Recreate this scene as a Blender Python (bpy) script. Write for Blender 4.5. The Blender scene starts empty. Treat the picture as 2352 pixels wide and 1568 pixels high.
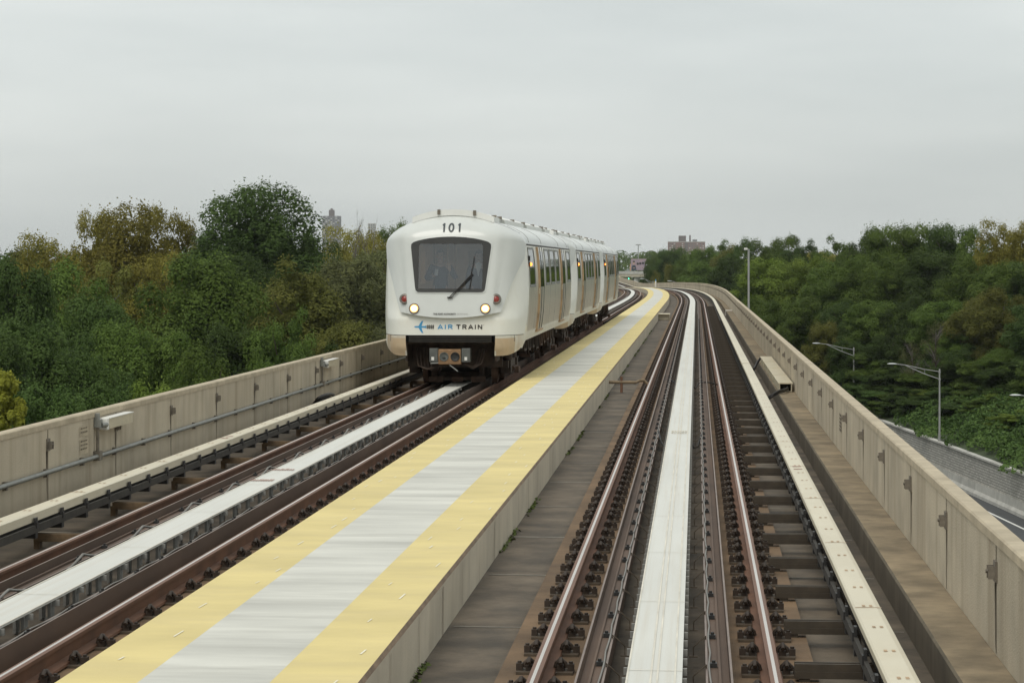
import bpy, bmesh, math, random
import numpy as np
from mathutils import Vector, Matrix

# ------------------------------------------------------------------ camera, sky, sun, exposure
SC = bpy.context.scene
COL = SC.collection
F_PX, HOR, VPX, CAM_H, CAM_X = 5300.0, 607.0, 1600.0, 2.56, 0.26      # in pixels of a 2352 wide picture
YAW = math.atan((VPX - 1176.0) / F_PX)
cam_d = bpy.data.cameras.new("camera")
cam_d.sensor_width = 36.0
cam_d.lens = F_PX / 2352.0 * 36.0
cam_d.shift_y = -(784.0 - HOR) / 2352.0
cam_d.clip_start = 0.5
cam_d.clip_end = 20000.0
cam = bpy.data.objects.new("camera", cam_d)
COL.objects.link(cam)
cam.location = (CAM_X, 0.0, CAM_H)
cam.rotation_euler = (math.radians(90), 0.0, YAW)
SC.camera = cam

SUN_EL, SUN_AZ = math.radians(52), math.radians(200)   # azimuth clockwise from +Y (north)
world = bpy.data.worlds.new("World")
SC.world = world
world.use_nodes = True
wn, wl = world.node_tree.nodes, world.node_tree.links
wn.clear()
w_out = wn.new("ShaderNodeOutputWorld")
w_bg = wn.new("ShaderNodeBackground")
w_bg.inputs["Strength"].default_value = 0.1
w_sky = wn.new("ShaderNodeTexSky")
w_sky.sky_type = 'NISHITA'
w_sky.sun_disc = False
w_sky.sun_elevation = SUN_EL
w_sky.sun_rotation = SUN_AZ
w_tc = wn.new("ShaderNodeTexCoord")
w_map = wn.new("ShaderNodeMapping")
w_map.inputs["Scale"].default_value = (2.2, 2.2, 13.0)
w_map.inputs["Location"].default_value = (0.35, 0.1, 0.42)
w_n = wn.new("ShaderNodeTexNoise")
w_n.inputs["Scale"].default_value = 1.25
w_n.inputs["Detail"].default_value = 5.0
w_n.inputs["Roughness"].default_value = 0.5
w_ramp = wn.new("ShaderNodeValToRGB")
w_ramp.color_ramp.elements[0].position = 0.30
w_ramp.color_ramp.elements[0].color = (0.80, 0.852, 0.838, 1)
w_ramp.color_ramp.elements[1].position = 0.68
w_ramp.color_ramp.elements[1].color = (1.045, 1.088, 1.056, 1)
w_sep = wn.new("ShaderNodeSeparateXYZ")
w_grad = wn.new("ShaderNodeFloatCurve")          # an overcast sky is brighter overhead than at the horizon
cv = w_grad.mapping.curves[0]
cv.points[0].location = (0.0, 0.655); cv.points[1].location = (1.0, 0.95)
cv.points.new(0.045, 0.71); cv.points.new(0.115, 0.84); cv.points.new(0.3, 0.84)
w_grad.mapping.update()
w_ten = wn.new("ShaderNodeMath"); w_ten.operation = 'MULTIPLY'; w_ten.inputs[1].default_value = 10.0
w_mul = wn.new("ShaderNodeMixRGB"); w_mul.blend_type = 'MULTIPLY'; w_mul.inputs[0].default_value = 1.0
w_mix = wn.new("ShaderNodeMixRGB"); w_mix.inputs[0].default_value = 0.94
wl.new(w_tc.outputs["Generated"], w_map.inputs[0])
wl.new(w_map.outputs[0], w_n.inputs["Vector"])
wl.new(w_n.outputs["Fac"], w_ramp.inputs[0])
wl.new(w_tc.outputs["Generated"], w_sep.inputs[0])
wl.new(w_sep.outputs["Z"], w_grad.inputs["Value"])
wl.new(w_ramp.outputs[0], w_mul.inputs[1])
wl.new(w_grad.outputs[0], w_ten.inputs[0]); wl.new(w_ten.outputs[0], w_mul.inputs[2])
wl.new(w_sky.outputs[0], w_mix.inputs[1])
wl.new(w_mul.outputs[0], w_mix.inputs[2])
wl.new(w_mix.outputs[0], w_bg.inputs["Color"])
wl.new(w_bg.outputs[0], w_out.inputs["Surface"])

sun_d = bpy.data.lights.new("sun", 'SUN')
sun_d.energy = 1.4
sun_d.angle = math.radians(30)
sun_d.color = (1.0, 0.95, 0.87)
sun = bpy.data.objects.new("sun", sun_d)
COL.objects.link(sun)
sd = Vector((math.sin(SUN_AZ) * math.cos(SUN_EL), math.cos(SUN_AZ) * math.cos(SUN_EL), math.sin(SUN_EL)))
sun.rotation_euler = (-sd).to_track_quat('-Z', 'Y').to_euler()
SC.view_settings.view_transform = 'Standard'
SC.view_settings.look = 'None'
SC.view_settings.exposure = 0.0
SC.view_settings.gamma = 1.0
SC.cycles.max_bounces = 8
SC.cycles.transparent_max_bounces = 16

# ------------------------------------------------------------------ helpers
R_UP = Vector((math.cos(YAW), math.sin(YAW), 0)); R_FW = Vector((-math.sin(YAW), math.cos(YAW), 0))
CAMP = Vector((CAM_X, 0, CAM_H))


def at(px, y, depth):
    """world point at a real distance, from a direction measured in the photograph"""
    return CAMP + R_UP * ((px - 1176.0) * depth / F_PX) + R_FW * depth + Vector((0, 0, -(y - HOR) * depth / F_PX))


def tag(o, label=None, cat=None, group=None, kind=None):
    if label: o["label"] = label
    if cat: o["category"] = cat
    if group: o["group"] = group
    if kind: o["kind"] = kind
    return o


def empty(name, loc=(0, 0, 0), rz=0.0, parent=None):
    o = bpy.data.objects.new(name, None)
    o.empty_display_size = 0.2
    COL.objects.link(o)
    o.location = loc
    o.rotation_euler = (0, 0, rz)
    if parent: o.parent = parent
    return o


def mk(name, mesh, parent=None):
    o = bpy.data.objects.new(name, mesh)
    COL.objects.link(o)
    if parent: o.parent = parent
    return o


class MB:
    """collects shapes, then links them as ONE mesh object"""
    def __init__(self):
        self.v, self.f, self.m, self.s = [], [], [], []

    def add(self, verts, faces, mi=0, smooth=False):
        b = len(self.v)
        self.v += [tuple(p) for p in verts]
        for f in faces:
            self.f.append(tuple(i + b for i in f)); self.m.append(mi); self.s.append(smooth)

    def box(self, x0, x1, y0, y1, z0, z1, mi=0, M=None):
        vs = [(x0, y0, z0), (x1, y0, z0), (x1, y1, z0), (x0, y1, z0), (x0, y0, z1), (x1, y0, z1), (x1, y1, z1), (x0, y1, z1)]
        if M is not None: vs = [tuple(M @ Vector(p)) for p in vs]
        self.add(vs, [(0, 3, 2, 1), (4, 5, 6, 7), (0, 1, 5, 4), (1, 2, 6, 5), (2, 3, 7, 6), (3, 0, 4, 7)], mi)

    def tube(self, pts, r, n=8, mi=0, cap=True, smooth=True):
        pts = [Vector(p) for p in pts]
        rs = r if isinstance(r, (list, tuple)) else [r] * len(pts)
        rings = []
        up = Vector((0, 0, 1))
        for i, p in enumerate(pts):
            d = (pts[min(i + 1, len(pts) - 1)] - pts[max(i - 1, 0)]).normalized()
            a = d.cross(up)
            if a.length < 1e-3: a = d.cross(Vector((0, 1, 0)))
            a.normalize(); b = a.cross(d).normalized()
            rings.append([p + (a * math.cos(2 * math.pi * k / n) + b * math.sin(2 * math.pi * k / n)) * rs[i] for k in range(n)])
        vs = [q for rg in rings for q in rg]
        fs = [(i * n + k, i * n + (k + 1) % n, (i + 1) * n + (k + 1) % n, (i + 1) * n + k) for i in range(len(pts) - 1) for k in range(n)]
        self.add(vs, fs, mi, smooth)
        if cap:
            self.add(rings[0], [tuple(range(n - 1, -1, -1))], mi)
            self.add(rings[-1], [tuple(range(n))], mi)

    def lathe(self, prof, M, n=20, mi=0, smooth=True):
        """prof: (r, h) list, turned about local z, placed by M"""
        vs = []
        for r, h in prof:
            for k in range(n):
                a = 2 * math.pi * k / n
                vs.append(tuple(M @ Vector((r * math.cos(a), r * math.sin(a), h))))
        fs = [(i * n + k, i * n + (k + 1) % n, (i + 1) * n + (k + 1) % n, (i + 1) * n + k) for i in range(len(prof) - 1) for k in range(n)]
        self.add(vs, fs, mi, smooth)
        self.add(vs[:n], [tuple(range(n - 1, -1, -1))], mi)
        self.add(vs[-n:], [tuple(range(n))], mi)

    def poly(self, pts, thick, mi=0):
        """flat polygon pts (3D, in order) pushed by vector thick"""
        n = len(pts); t = Vector(thick)
        a = [Vector(p) for p in pts]; b = [p + t for p in a]
        self.add(a + b, [tuple(range(n - 1, -1, -1)), tuple(range(n, 2 * n))] + [(i, (i + 1) % n, n + (i + 1) % n, n + i) for i in range(n)], mi)

    def mesh(self, name, mats, recalc=True, bevel=0.0, seg=2):
        me = bpy.data.meshes.new(name)
        me.from_pydata(self.v, [], self.f)
        mats = mats if isinstance(mats, (list, tuple)) else [mats]
        for m in mats: me.materials.append(m)
        me.polygons.foreach_set("material_index", self.m)
        me.polygons.foreach_set("use_smooth", self.s)
        if recalc or bevel:
            bm = bmesh.new(); bm.from_mesh(me)
            if bevel:
                bmesh.ops.remove_doubles(bm, verts=bm.verts, dist=1e-5)
                es = [e for e in bm.edges if len(e.link_faces) == 2 and e.calc_face_angle(0) > 0.6]
                bmesh.ops.bevel(bm, geom=es, offset=bevel, segments=seg, profile=0.7, affect='EDGES', clamp_overlap=True)
            bmesh.ops.recalc_face_normals(bm, faces=bm.faces)
            bm.to_mesh(me); bm.free()
        me.update()
        return me

    def build(self, name, mats, parent=None, recalc=True, bevel=0.0, seg=2):
        return mk(name, self.mesh(name, mats, recalc, bevel, seg), parent)


def copy_tree(o, parent=None, skip=()):
    c = o.copy(); COL.objects.link(c)
    if parent:
        c.parent = parent
        if "category" in c: del c["category"]
    for ch in o.children:
        if ch.name.split(".")[0] not in skip: copy_tree(ch, c, skip)
    return c


def cells(nm, img=None): return bpy.data.materials.get(nm)


# ------------------------------------------------------------------ procedural materials
def mat(name, col, rough=0.7, metal=0.0, var=0.0, vscale=3.0, stretch=(1, 1, 1), col2=None, bump=0.0, bscale=40.0,
        spots=0.0, sscale=1.0, scol=(0.05, 0.04, 0.03), streak=0.0, strk_scale=(5, 5, 0.4), spec=0.5, coat=0.0, detail=6.0, th=(0.35, 0.68), sth=(0.52, 0.72), panel=None):
    m = bpy.data.materials.new(name)
    m.use_nodes = True
    nt = m.node_tree; N, L = nt.nodes, nt.links
    b = N["Principled BSDF"]
    b.inputs["Roughness"].default_value = rough
    b.inputs["Metallic"].default_value = metal
    b.inputs["Specular IOR Level"].default_value = spec
    b.inputs["Coat Weight"].default_value = coat
    b.inputs["Base Color"].default_value = (*col, 1)
    tc = N.new("ShaderNodeTexCoord")

    def noise(scale, st, det=detail):
        mp = N.new("ShaderNodeMapping"); mp.inputs["Scale"].default_value = st
        L.new(tc.outputs["Object"], mp.inputs[0])
        n = N.new("ShaderNodeTexNoise"); n.inputs["Scale"].default_value = scale; n.inputs["Detail"].default_value = det
        n.inputs["Roughness"].default_value = 0.6
        L.new(mp.outputs[0], n.inputs["Vector"])
        return n.outputs["Fac"]

    last = None
    if var or col2:
        c2 = col2 or tuple(min(1, c * (1 + var)) for c in col)
        c1 = col if col2 else tuple(c * (1 - var) for c in col)
        r = N.new("ShaderNodeValToRGB")
        r.color_ramp.elements[0].position = th[0]; r.color_ramp.elements[0].color = (*c1, 1)
        r.color_ramp.elements[1].position = th[1]; r.color_ramp.elements[1].color = (*c2, 1)
        L.new(noise(vscale, stretch), r.inputs[0]); last = r.outputs[0]

    def over(fac_out, lo, hi, amt, colr):
        nonlocal last
        mr = N.new("ShaderNodeMapRange"); mr.inputs[1].default_value = lo; mr.inputs[2].default_value = hi
        mr.inputs[3].default_value = 0; mr.inputs[4].default_value = amt
        L.new(fac_out, mr.inputs[0])
        mx = N.new("ShaderNodeMixRGB"); L.new(mr.outputs[0], mx.inputs[0])
        if last: L.new(last, mx.inputs[1])
        else: mx.inputs[1].default_value = (*col, 1)
        mx.inputs[2].default_value = (*colr, 1); last = mx.outputs[0]
    if spots: over(noise(sscale, (1, 1, 1)), sth[0], sth[1], spots, scol)
    if streak: over(noise(1.0, strk_scale, 4.0), 0.48, 0.75, streak, scol)
    if panel:            # cast panels that came out slightly different in tone
        sp = N.new("ShaderNodeSeparateXYZ"); L.new(tc.outputs["Object"], sp.inputs[0])
        dv = N.new("ShaderNodeMath"); dv.operation = 'MULTIPLY_ADD'; dv.inputs[1].default_value = 1.0 / panel[0]; dv.inputs[2].default_value = panel[2]; L.new(sp.outputs["Y"], dv.inputs[0])
        fl = N.new("ShaderNodeMath"); fl.operation = 'FLOOR'; L.new(dv.outputs[0], fl.inputs[0])
        wh = N.new("ShaderNodeTexWhiteNoise"); wh.noise_dimensions = '1D'; L.new(fl.outputs[0], wh.inputs["W"])
        mr = N.new("ShaderNodeMapRange"); mr.inputs[3].default_value = 1 - panel[1]; mr.inputs[4].default_value = 1 + panel[1]; L.new(wh.outputs["Value"], mr.inputs[0])
        vm = N.new("ShaderNodeVectorMath"); vm.operation = 'SCALE'; L.new(last, vm.inputs[0]); L.new(mr.outputs[0], vm.inputs["Scale"]); last = vm.outputs[0]
    if last: L.new(last, b.inputs["Base Color"])
    if bump:
        bp = N.new("ShaderNodeBump"); bp.inputs["Strength"].default_value = bump; bp.inputs["Distance"].default_value = 0.02
        L.new(noise(bscale, (1, 1, 1), 3.0), bp.inputs["Height"]); L.new(bp.outputs[0], b.inputs["Normal"])
    return m


def emit(name, col, strength):
    m = bpy.data.materials.new(name); m.use_nodes = True
    b = m.node_tree.nodes["Principled BSDF"]
    b.inputs["Base Color"].default_value = (*col, 1)
    b.inputs["Emission Color"].default_value = (*col, 1)
    b.inputs["Emission Strength"].default_value = strength
    return m


M = {}
M['concrete'] = mat('concrete_wall', (0.475, 0.412, 0.308), 0.9, var=0.2, vscale=1.1, bump=0.35, bscale=60, spots=0.30, sscale=0.55,
                    scol=(0.23, 0.175, 0.11), streak=0.55, strk_scale=(2.6, 2.6, 0.2), th=(0.3, 0.7), panel=(3.0, .09, -.077))
M['concrete_cap'] = mat('concrete_cap', (0.46, 0.39, 0.28), 0.9, var=0.14, vscale=4, bump=0.2, bscale=60, spots=0.3, sscale=1.5, scol=(0.22, 0.18, 0.12))
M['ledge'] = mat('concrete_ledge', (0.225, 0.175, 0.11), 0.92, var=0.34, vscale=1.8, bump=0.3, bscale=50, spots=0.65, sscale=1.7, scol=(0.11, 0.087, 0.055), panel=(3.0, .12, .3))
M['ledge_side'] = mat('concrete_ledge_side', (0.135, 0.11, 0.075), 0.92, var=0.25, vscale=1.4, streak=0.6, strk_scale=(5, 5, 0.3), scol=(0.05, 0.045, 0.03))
M['walkside'] = mat('walkway_side', (0.56, 0.50, 0.39), 0.9, var=0.10, vscale=1.5, bump=0.2, bscale=60, streak=0.3, strk_scale=(3, 2.2, 0.4), scol=(0.33, 0.28, 0.2), panel=(1.5, .07, 0))
M['stain'] = mat('wall_stain', (0.27, 0.225, 0.16), 0.9, var=0.2, vscale=6)
M['moss'] = mat('moss', (0.095, 0.125, 0.03), 1.0, var=0.4, vscale=7)
M['deck'] = mat('deck_concrete', (0.112, 0.088, 0.062), 0.85, var=0.42, vscale=1.6, bump=0.3, bscale=30, spots=0.75, sscale=1.1, scol=(0.042, 0.037, 0.03), streak=0.5, strk_scale=(2.4, 2.0, 1), panel=(3.0, .16, 0))
M['deck_joint'] = mat('deck_joint', (0.25, 0.23, 0.19), 0.9, var=0.3, vscale=5)
M['plinth'] = mat('rusty_plinth', (0.160, 0.102, 0.056), 0.92, var=0.30, vscale=1.5, spots=0.6, sscale=1.3, scol=(0.085, 0.06, 0.04), bump=0.3, bscale=40)
M['yellow'] = mat('yellow_paint', (0.67, 0.55, 0.24), 0.75, var=0.10, vscale=1.0, stretch=(0.7, 1.4, 1), spots=0.25, sscale=2.2, scol=(0.56, 0.46, 0.24), streak=0.45, strk_scale=(0.5, 2.4, 1), bump=0.1, bscale=40)
M['white_paint'] = mat('white_paint', (0.585, 0.575, 0.52), 0.75, var=0.17, vscale=0.8, stretch=(0.5, 1.7, 1), streak=0.7, strk_scale=(0.4, 2.8, 1), scol=(0.36, 0.35, 0.31), bump=0.1, bscale=40)
M['dash'] = mat('paint_dash', (0.82, 0.78, 0.62), 0.7)
M['kerb_edge'] = mat('worn_edge', (0.21, 0.15, 0.10), 0.9, var=0.3, vscale=5)
M['rail'] = mat('rail_rust', (0.150, 0.072, 0.040), 0.8, var=0.22, vscale=2.0, spots=0.4, sscale=3, scol=(0.075, 0.042, 0.03))
M['railtop'] = mat('rail_polished', (0.76, 0.69, 0.63), 0.30, 1.0, var=0.1, vscale=2, stretch=(6, 0.3, 1))
M['railhead'] = mat('rail_head_brown', (0.16, 0.080, 0.048), 0.6, 0.0, var=0.12, vscale=2, stretch=(4, 0.4, 1))
M['clip'] = mat('clip_steel', (0.046, 0.031, 0.021), 0.65, 0.2, var=0.4, vscale=14)
M['clip2'] = mat('clip_plate', (0.075, 0.055, 0.036), 0.8, var=0.4, vscale=8)
M['guard'] = mat('guard_brown', (0.105, 0.066, 0.044), 0.75, 0.0, var=0.25, vscale=1.5, stretch=(1, 0.3, 1))
M['guard_edge'] = mat('guard_edge', (0.22, 0.165, 0.135), 0.5, 0.3, var=0.2, vscale=2)
M['cable_grey'] = mat('cable_grey', (0.21, 0.20, 0.18), 0.6, var=0.12, vscale=4)
M['cable_black'] = mat('cable_black', (0.02, 0.019, 0.018), 0.55)
M['lim'] = mat('reaction_plate', (0.64, 0.635, 0.585), 0.5, var=0.05, vscale=1.0, stretch=(2, 0.3, 1), streak=0.38, strk_scale=(16, 0.22, 1), scol=(0.50, 0.43, 0.32))
M['lim_rib'] = mat('plate_rib', (0.66, 0.62, 0.53), 0.6, var=0.15, vscale=3, stretch=(2, 0.5, 1))
M['lim_sup'] = mat('plate_support', (0.24, 0.235, 0.215), 0.7, var=0.3, vscale=5)
M['cover'] = mat('cream_cover', (0.66, 0.60, 0.455), 0.45, var=0.06, vscale=1.0, stretch=(1, 0.4, 1), streak=0.28, strk_scale=(2, 1.4, 1), scol=(0.52, 0.43, 0.27))
M['red_mark'] = mat('faded_red', (0.42, 0.27, 0.22), 0.8)
M['brown_steel'] = mat('olive_brown_steel', (0.050, 0.038, 0.025), 0.7, 0.1, var=0.3, vscale=5)
M['dark_steel'] = mat('dark_steel', (0.04, 0.035, 0.028), 0.7, 0.1, var=0.3, vscale=5)
M['galv'] = mat('galvanised', (0.24, 0.245, 0.225), 0.5, 0.35, var=0.15, vscale=6)
M['bracket'] = mat('bracket_steel', (0.19, 0.165, 0.13), 0.7, 0.2, var=0.3, vscale=10)
M['cream_box'] = mat('cream_box', (0.52, 0.46, 0.33), 0.6, var=0.1, vscale=5, streak=0.3, scol=(0.35, 0.29, 0.18))
M['white_plastic'] = mat('white_plastic', (0.72, 0.71, 0.66), 0.5)
M['body_white'] = mat('train_white', (0.80, 0.795, 0.72), 0.32, var=0.03, vscale=2, coat=0.25, spots=0.45, sscale=0.9, scol=(0.62, 0.53, 0.37), sth=(0.5, 0.75))
M['body_grey'] = mat('train_shield', (0.60, 0.615, 0.585), 0.3, var=0.025, vscale=2, coat=0.3)
M['roof_white'] = mat('train_roof', (0.66, 0.675, 0.65), 0.35, var=0.05, vscale=2, stretch=(1, 0.3, 1))
M['fairing'] = mat('train_fairing', (0.80, 0.80, 0.76), 0.4, var=0.03)
M['fairing_grey'] = mat('train_fairing_grey', (0.42, 0.42, 0.38), 0.5, var=0.1)
M['rust_stain'] = mat('stained_white', (0.66, 0.64, 0.55), 0.45, var=0.05, vscale=1.5, spots=0.85, sscale=1.3, scol=(0.43, 0.29, 0.16), sth=(0.42, 0.62))
M['valance_tan'] = mat('valance_tan', (0.52, 0.40, 0.26), 0.5, var=0.12, vscale=3, spots=0.5, sscale=3, scol=(0.40, 0.27, 0.15))
M['steel'] = mat('stainless_side', (0.80, 0.77, 0.67), 0.28, 0.8, var=0.06, vscale=1.0, stretch=(1, 1, 0.3), streak=0.35, strk_scale=(6, 6, 0.35), scol=(0.42, 0.34, 0.22))
M['sill_white'] = mat('side_sill', (0.70, 0.68, 0.60), 0.5, var=0.06, vscale=2, streak=0.3, scol=(0.5, 0.42, 0.28))
M['trim'] = mat('door_trim', (0.46, 0.32, 0.19), 0.6, var=0.25, vscale=3, streak=0.5, strk_scale=(5, 5, 0.7), scol=(0.30, 0.16, 0.08))
M['mask'] = mat('windshield_mask', (0.028, 0.027, 0.024), 0.3, var=0.1)
M['rubber'] = mat('rubber', (0.018, 0.017, 0.016), 0.6)
M['under'] = mat('underframe', (0.055, 0.037, 0.026), 0.75, 0.1, var=0.5, vscale=5)
M['under_rust'] = mat('underframe_rust', (0.105, 0.062, 0.040), 0.8, 0.1, var=0.5, vscale=6)
M['coupler'] = mat('coupler_bronze', (0.28, 0.17, 0.09), 0.5, 0.5, var=0.3, vscale=8)
M['coupler_box'] = mat('coupler_box', (0.10, 0.105, 0.095), 0.6, var=0.2, vscale=8)
M['chrome'] = mat('lamp_ring', (0.20, 0.18, 0.155), 0.3, 0.8)
M['red_lens'] = mat('red_lens', (0.26, 0.035, 0.025), 0.25)
M['blue'] = mat('logo_blue', (0.055, 0.30, 0.55), 0.5)
M['ink'] = mat('logo_ink', (0.03, 0.025, 0.022), 0.5)
M['ink_grey'] = mat('logo_grey', (0.30, 0.29, 0.27), 0.5)
M['ink_num'] = mat('number_ink', (0.045, 0.055, 0.06), 0.5)
M['interior'] = mat('train_interior', (0.50, 0.53, 0.54), 0.7, var=0.1)
M['interior_dark'] = mat('train_interior_dark', (0.10, 0.11, 0.115), 0.7)
M['headlamp'] = emit('headlamp_lit', (1.0, 0.80, 0.50), 8.0)
M['headlamp_rim'] = emit('headlamp_glow_ring', (1.0, 0.46, 0.15), 1.9)  # outer lens ring made to emit orange, standing in for the headlight's glow
M['amber'] = emit('amber_lamp', (1.0, 0.30, 0.05), 3.0)
M['cabin_lamp'] = emit('cabin_lamp', (1.0, 0.60, 0.30), 4.0)
M['green_lamp'] = emit('green_lamp', (0.1, 1.0, 0.55), 4.0)
M['skin'] = mat('skin', (0.50, 0.33, 0.25), 0.6)
M['hair'] = mat('hair_dark', (0.05, 0.04, 0.03), 0.6)
M['hair_grey'] = mat('hair_grey', (0.12, 0.11, 0.10), 0.6)
M['jacket'] = mat('jacket_navy', (0.05, 0.065, 0.085), 0.8, var=0.2, vscale=6)
M['suit'] = mat('suit_dark', (0.045, 0.055, 0.07), 0.8)
M['shirt'] = mat('shirt_white', (0.75, 0.75, 0.72), 0.8)
M['trouser'] = mat('trousers', (0.05, 0.055, 0.07), 0.8)
M['phone'] = mat('phone', (0.55, 0.55, 0.55), 0.3)
M['bark'] = mat('bark', (0.075, 0.058, 0.042), 0.95, var=0.35, vscale=4, stretch=(1, 1, 0.3), bump=0.4, bscale=15)
M['bark_grey'] = mat('bark_grey', (0.15, 0.135, 0.115), 0.95, var=0.3, vscale=4, stretch=(1, 1, 0.3))
M['grass'] = mat('ground_grass', (0.035, 0.05, 0.018), 1.0, var=0.5, vscale=0.05, detail=10)
M['asphalt'] = mat('asphalt', (0.062, 0.064, 0.066), 0.85, var=0.12, vscale=0.6, spots=0.25, sscale=0.15, scol=(0.04, 0.04, 0.042))
M['roadline'] = mat('road_paint', (0.70, 0.70, 0.66), 0.7)
M['barrier'] = mat('barrier_concrete', (0.48, 0.47, 0.43), 0.9, var=0.15, vscale=0.8, streak=0.3, strk_scale=(3, 3, 0.4), scol=(0.2, 0.19, 0.17))
M['pole'] = mat('pole_steel', (0.34, 0.345, 0.33), 0.55, 0.3, var=0.1, vscale=3)
M['lamp_glass'] = mat('lamp_head', (0.62, 0.64, 0.63), 0.4)


def glass(name, tint, refl, rough=0.02):
    m = bpy.data.materials.new(name); m.use_nodes = True
    N, L = m.node_tree.nodes, m.node_tree.links
    N.clear()
    o = N.new("ShaderNodeOutputMaterial"); t = N.new("ShaderNodeBsdfTransparent"); g = N.new("ShaderNodeBsdfGlossy"); x = N.new("ShaderNodeMixShader")
    t.inputs[0].default_value = (*tint, 1); g.inputs["Roughness"].default_value = rough; g.inputs["Color"].default_value = (0.9, 0.95, 0.98, 1)
    x.inputs[0].default_value = refl
    L.new(t.outputs[0], x.inputs[1]); L.new(g.outputs[0], x.inputs[2]); L.new(x.outputs[0], o.inputs[0])
    return m


M['windshield'] = glass('windshield_glass', (0.86, 0.90, 0.92), 0.13)
M['sidepane'] = mat('side_window_glass', (0.010, 0.012, 0.013), 0.05, 0.0, spec=0.5)


def stone_mat():
    m = mat('block_stone', (0.17, 0.165, 0.15), 0.95)
    N, L = m.node_tree.nodes, m.node_tree.links
    b = N["Principled BSDF"]
    tc = N.new("ShaderNodeTexCoord"); sp = N.new("ShaderNodeSeparateXYZ"); cb = N.new("ShaderNodeCombineXYZ")
    L.new(tc.outputs["Object"], sp.inputs[0]); L.new(sp.outputs["Y"], cb.inputs[0]); L.new(sp.outputs["Z"], cb.inputs[1])
    br = N.new("ShaderNodeTexBrick")
    br.inputs["Color1"].default_value = (0.52, 0.505, 0.46, 1); br.inputs["Color2"].default_value = (0.38, 0.37, 0.335, 1)
    br.inputs["Mortar"].default_value = (0.20, 0.195, 0.175, 1); br.inputs["Scale"].default_value = 1.0
    br.inputs["Brick Width"].default_value = 0.55; br.inputs["Row Height"].default_value = 0.2; br.inputs["Mortar Size"].default_value = 0.025
    L.new(cb.outputs[0], br.inputs["Vector"]); L.new(br.outputs["Color"], b.inputs["Base Color"])
    bp = N.new("ShaderNodeBump"); bp.inputs["Strength"].default_value = 0.8; bp.inputs["Distance"].default_value = 0.05; bp.invert = True
    L.new(br.outputs["Fac"], bp.inputs["Height"]); L.new(bp.outputs[0], b.inputs["Normal"])
    return m


M['stone'] = stone_mat()


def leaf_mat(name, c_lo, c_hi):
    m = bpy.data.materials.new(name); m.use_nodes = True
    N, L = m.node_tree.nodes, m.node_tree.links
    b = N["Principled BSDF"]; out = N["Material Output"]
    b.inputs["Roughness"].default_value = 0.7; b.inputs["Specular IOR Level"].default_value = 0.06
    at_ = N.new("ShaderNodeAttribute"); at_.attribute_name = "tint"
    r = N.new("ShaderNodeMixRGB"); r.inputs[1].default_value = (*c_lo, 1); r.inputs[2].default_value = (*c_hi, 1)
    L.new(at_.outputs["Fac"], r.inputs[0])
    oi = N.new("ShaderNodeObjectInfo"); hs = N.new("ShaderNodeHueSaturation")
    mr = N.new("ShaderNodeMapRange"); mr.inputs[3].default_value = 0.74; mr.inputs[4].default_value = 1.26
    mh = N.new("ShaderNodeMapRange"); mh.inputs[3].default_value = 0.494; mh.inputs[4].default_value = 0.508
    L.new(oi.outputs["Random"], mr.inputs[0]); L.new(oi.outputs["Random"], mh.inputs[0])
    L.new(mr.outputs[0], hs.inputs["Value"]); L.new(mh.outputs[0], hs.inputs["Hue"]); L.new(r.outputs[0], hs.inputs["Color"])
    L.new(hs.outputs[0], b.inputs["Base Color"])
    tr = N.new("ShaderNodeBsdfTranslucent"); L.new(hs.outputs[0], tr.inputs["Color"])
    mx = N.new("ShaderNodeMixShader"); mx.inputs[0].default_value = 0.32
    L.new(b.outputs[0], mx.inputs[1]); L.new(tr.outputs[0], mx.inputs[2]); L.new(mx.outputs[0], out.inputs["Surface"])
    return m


LEAF = {
    'dark': leaf_mat('leaf_dark_green', (0.040, 0.067, 0.018), (0.103, 0.152, 0.044)),
    'mid': leaf_mat('leaf_mid_green', (0.063, 0.100, 0.021), (0.151, 0.210, 0.048)),
    'bright': leaf_mat('leaf_bright_green', (0.108, 0.159, 0.025), (0.227, 0.293, 0.060)),
    'olive': leaf_mat('leaf_olive_brown', (0.148, 0.134, 0.026), (0.300, 0.272, 0.062)),
    'yellow': leaf_mat('leaf_yellow', (0.27, 0.285, 0.036), (0.47, 0.50, 0.085)),
    'brown': leaf_mat('leaf_brownish_green', (0.091, 0.100, 0.024), (0.202, 0.201, 0.052)),
    'grey': leaf_mat('leaf_grey_olive', (0.103, 0.115, 0.044), (0.208, 0.220, 0.092)),
    'cool': leaf_mat('leaf_cool_green', (0.053, 0.095, 0.025), (0.132, 0.201, 0.057)),
}

# ------------------------------------------------------------------ the line the guideway follows
DROP = [(-100, 0), (160, 0), (200, .05), (230, .14), (255, .27), (280, .43), (305, .62), (330, .86), (350, 1.08), (365, 1.25), (378, 1.33), (388, 1.28),
        (400, 1.1), (415, .86), (430, .60), (460, .05), (520, -1.1), (620, -3.0)]


def drop(s):
    for (a, u), (b, v) in zip(DROP, DROP[1:]):
        if a <= s <= b: return u + (v - u) * (s - a) / (b - a)
    return DROP[-1][1]


def path(t, s, z=0.0):
    if s < 150: dx, h = 0.0, 0.0
    elif s < 440: dx, h = (s - 150) ** 2 / 4800.0, (s - 150) / 2400.0
    else: dx, h = 290 ** 2 / 4800.0 + (s - 440) * 290 / 2400.0, 290 / 2400.0
    return (-dx + t * math.cos(h), s + t * math.sin(h), z - drop(s))


def head(s): return 0.0 if s < 150 else min(s - 150, 290) / 2400.0


def stations(s0, s1):
    out = [s0]; s = s0
    while s < s1:
        s = min(s1, s + (6.0 if s < 140 else 4.0)); out.append(s)
    return out


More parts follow.
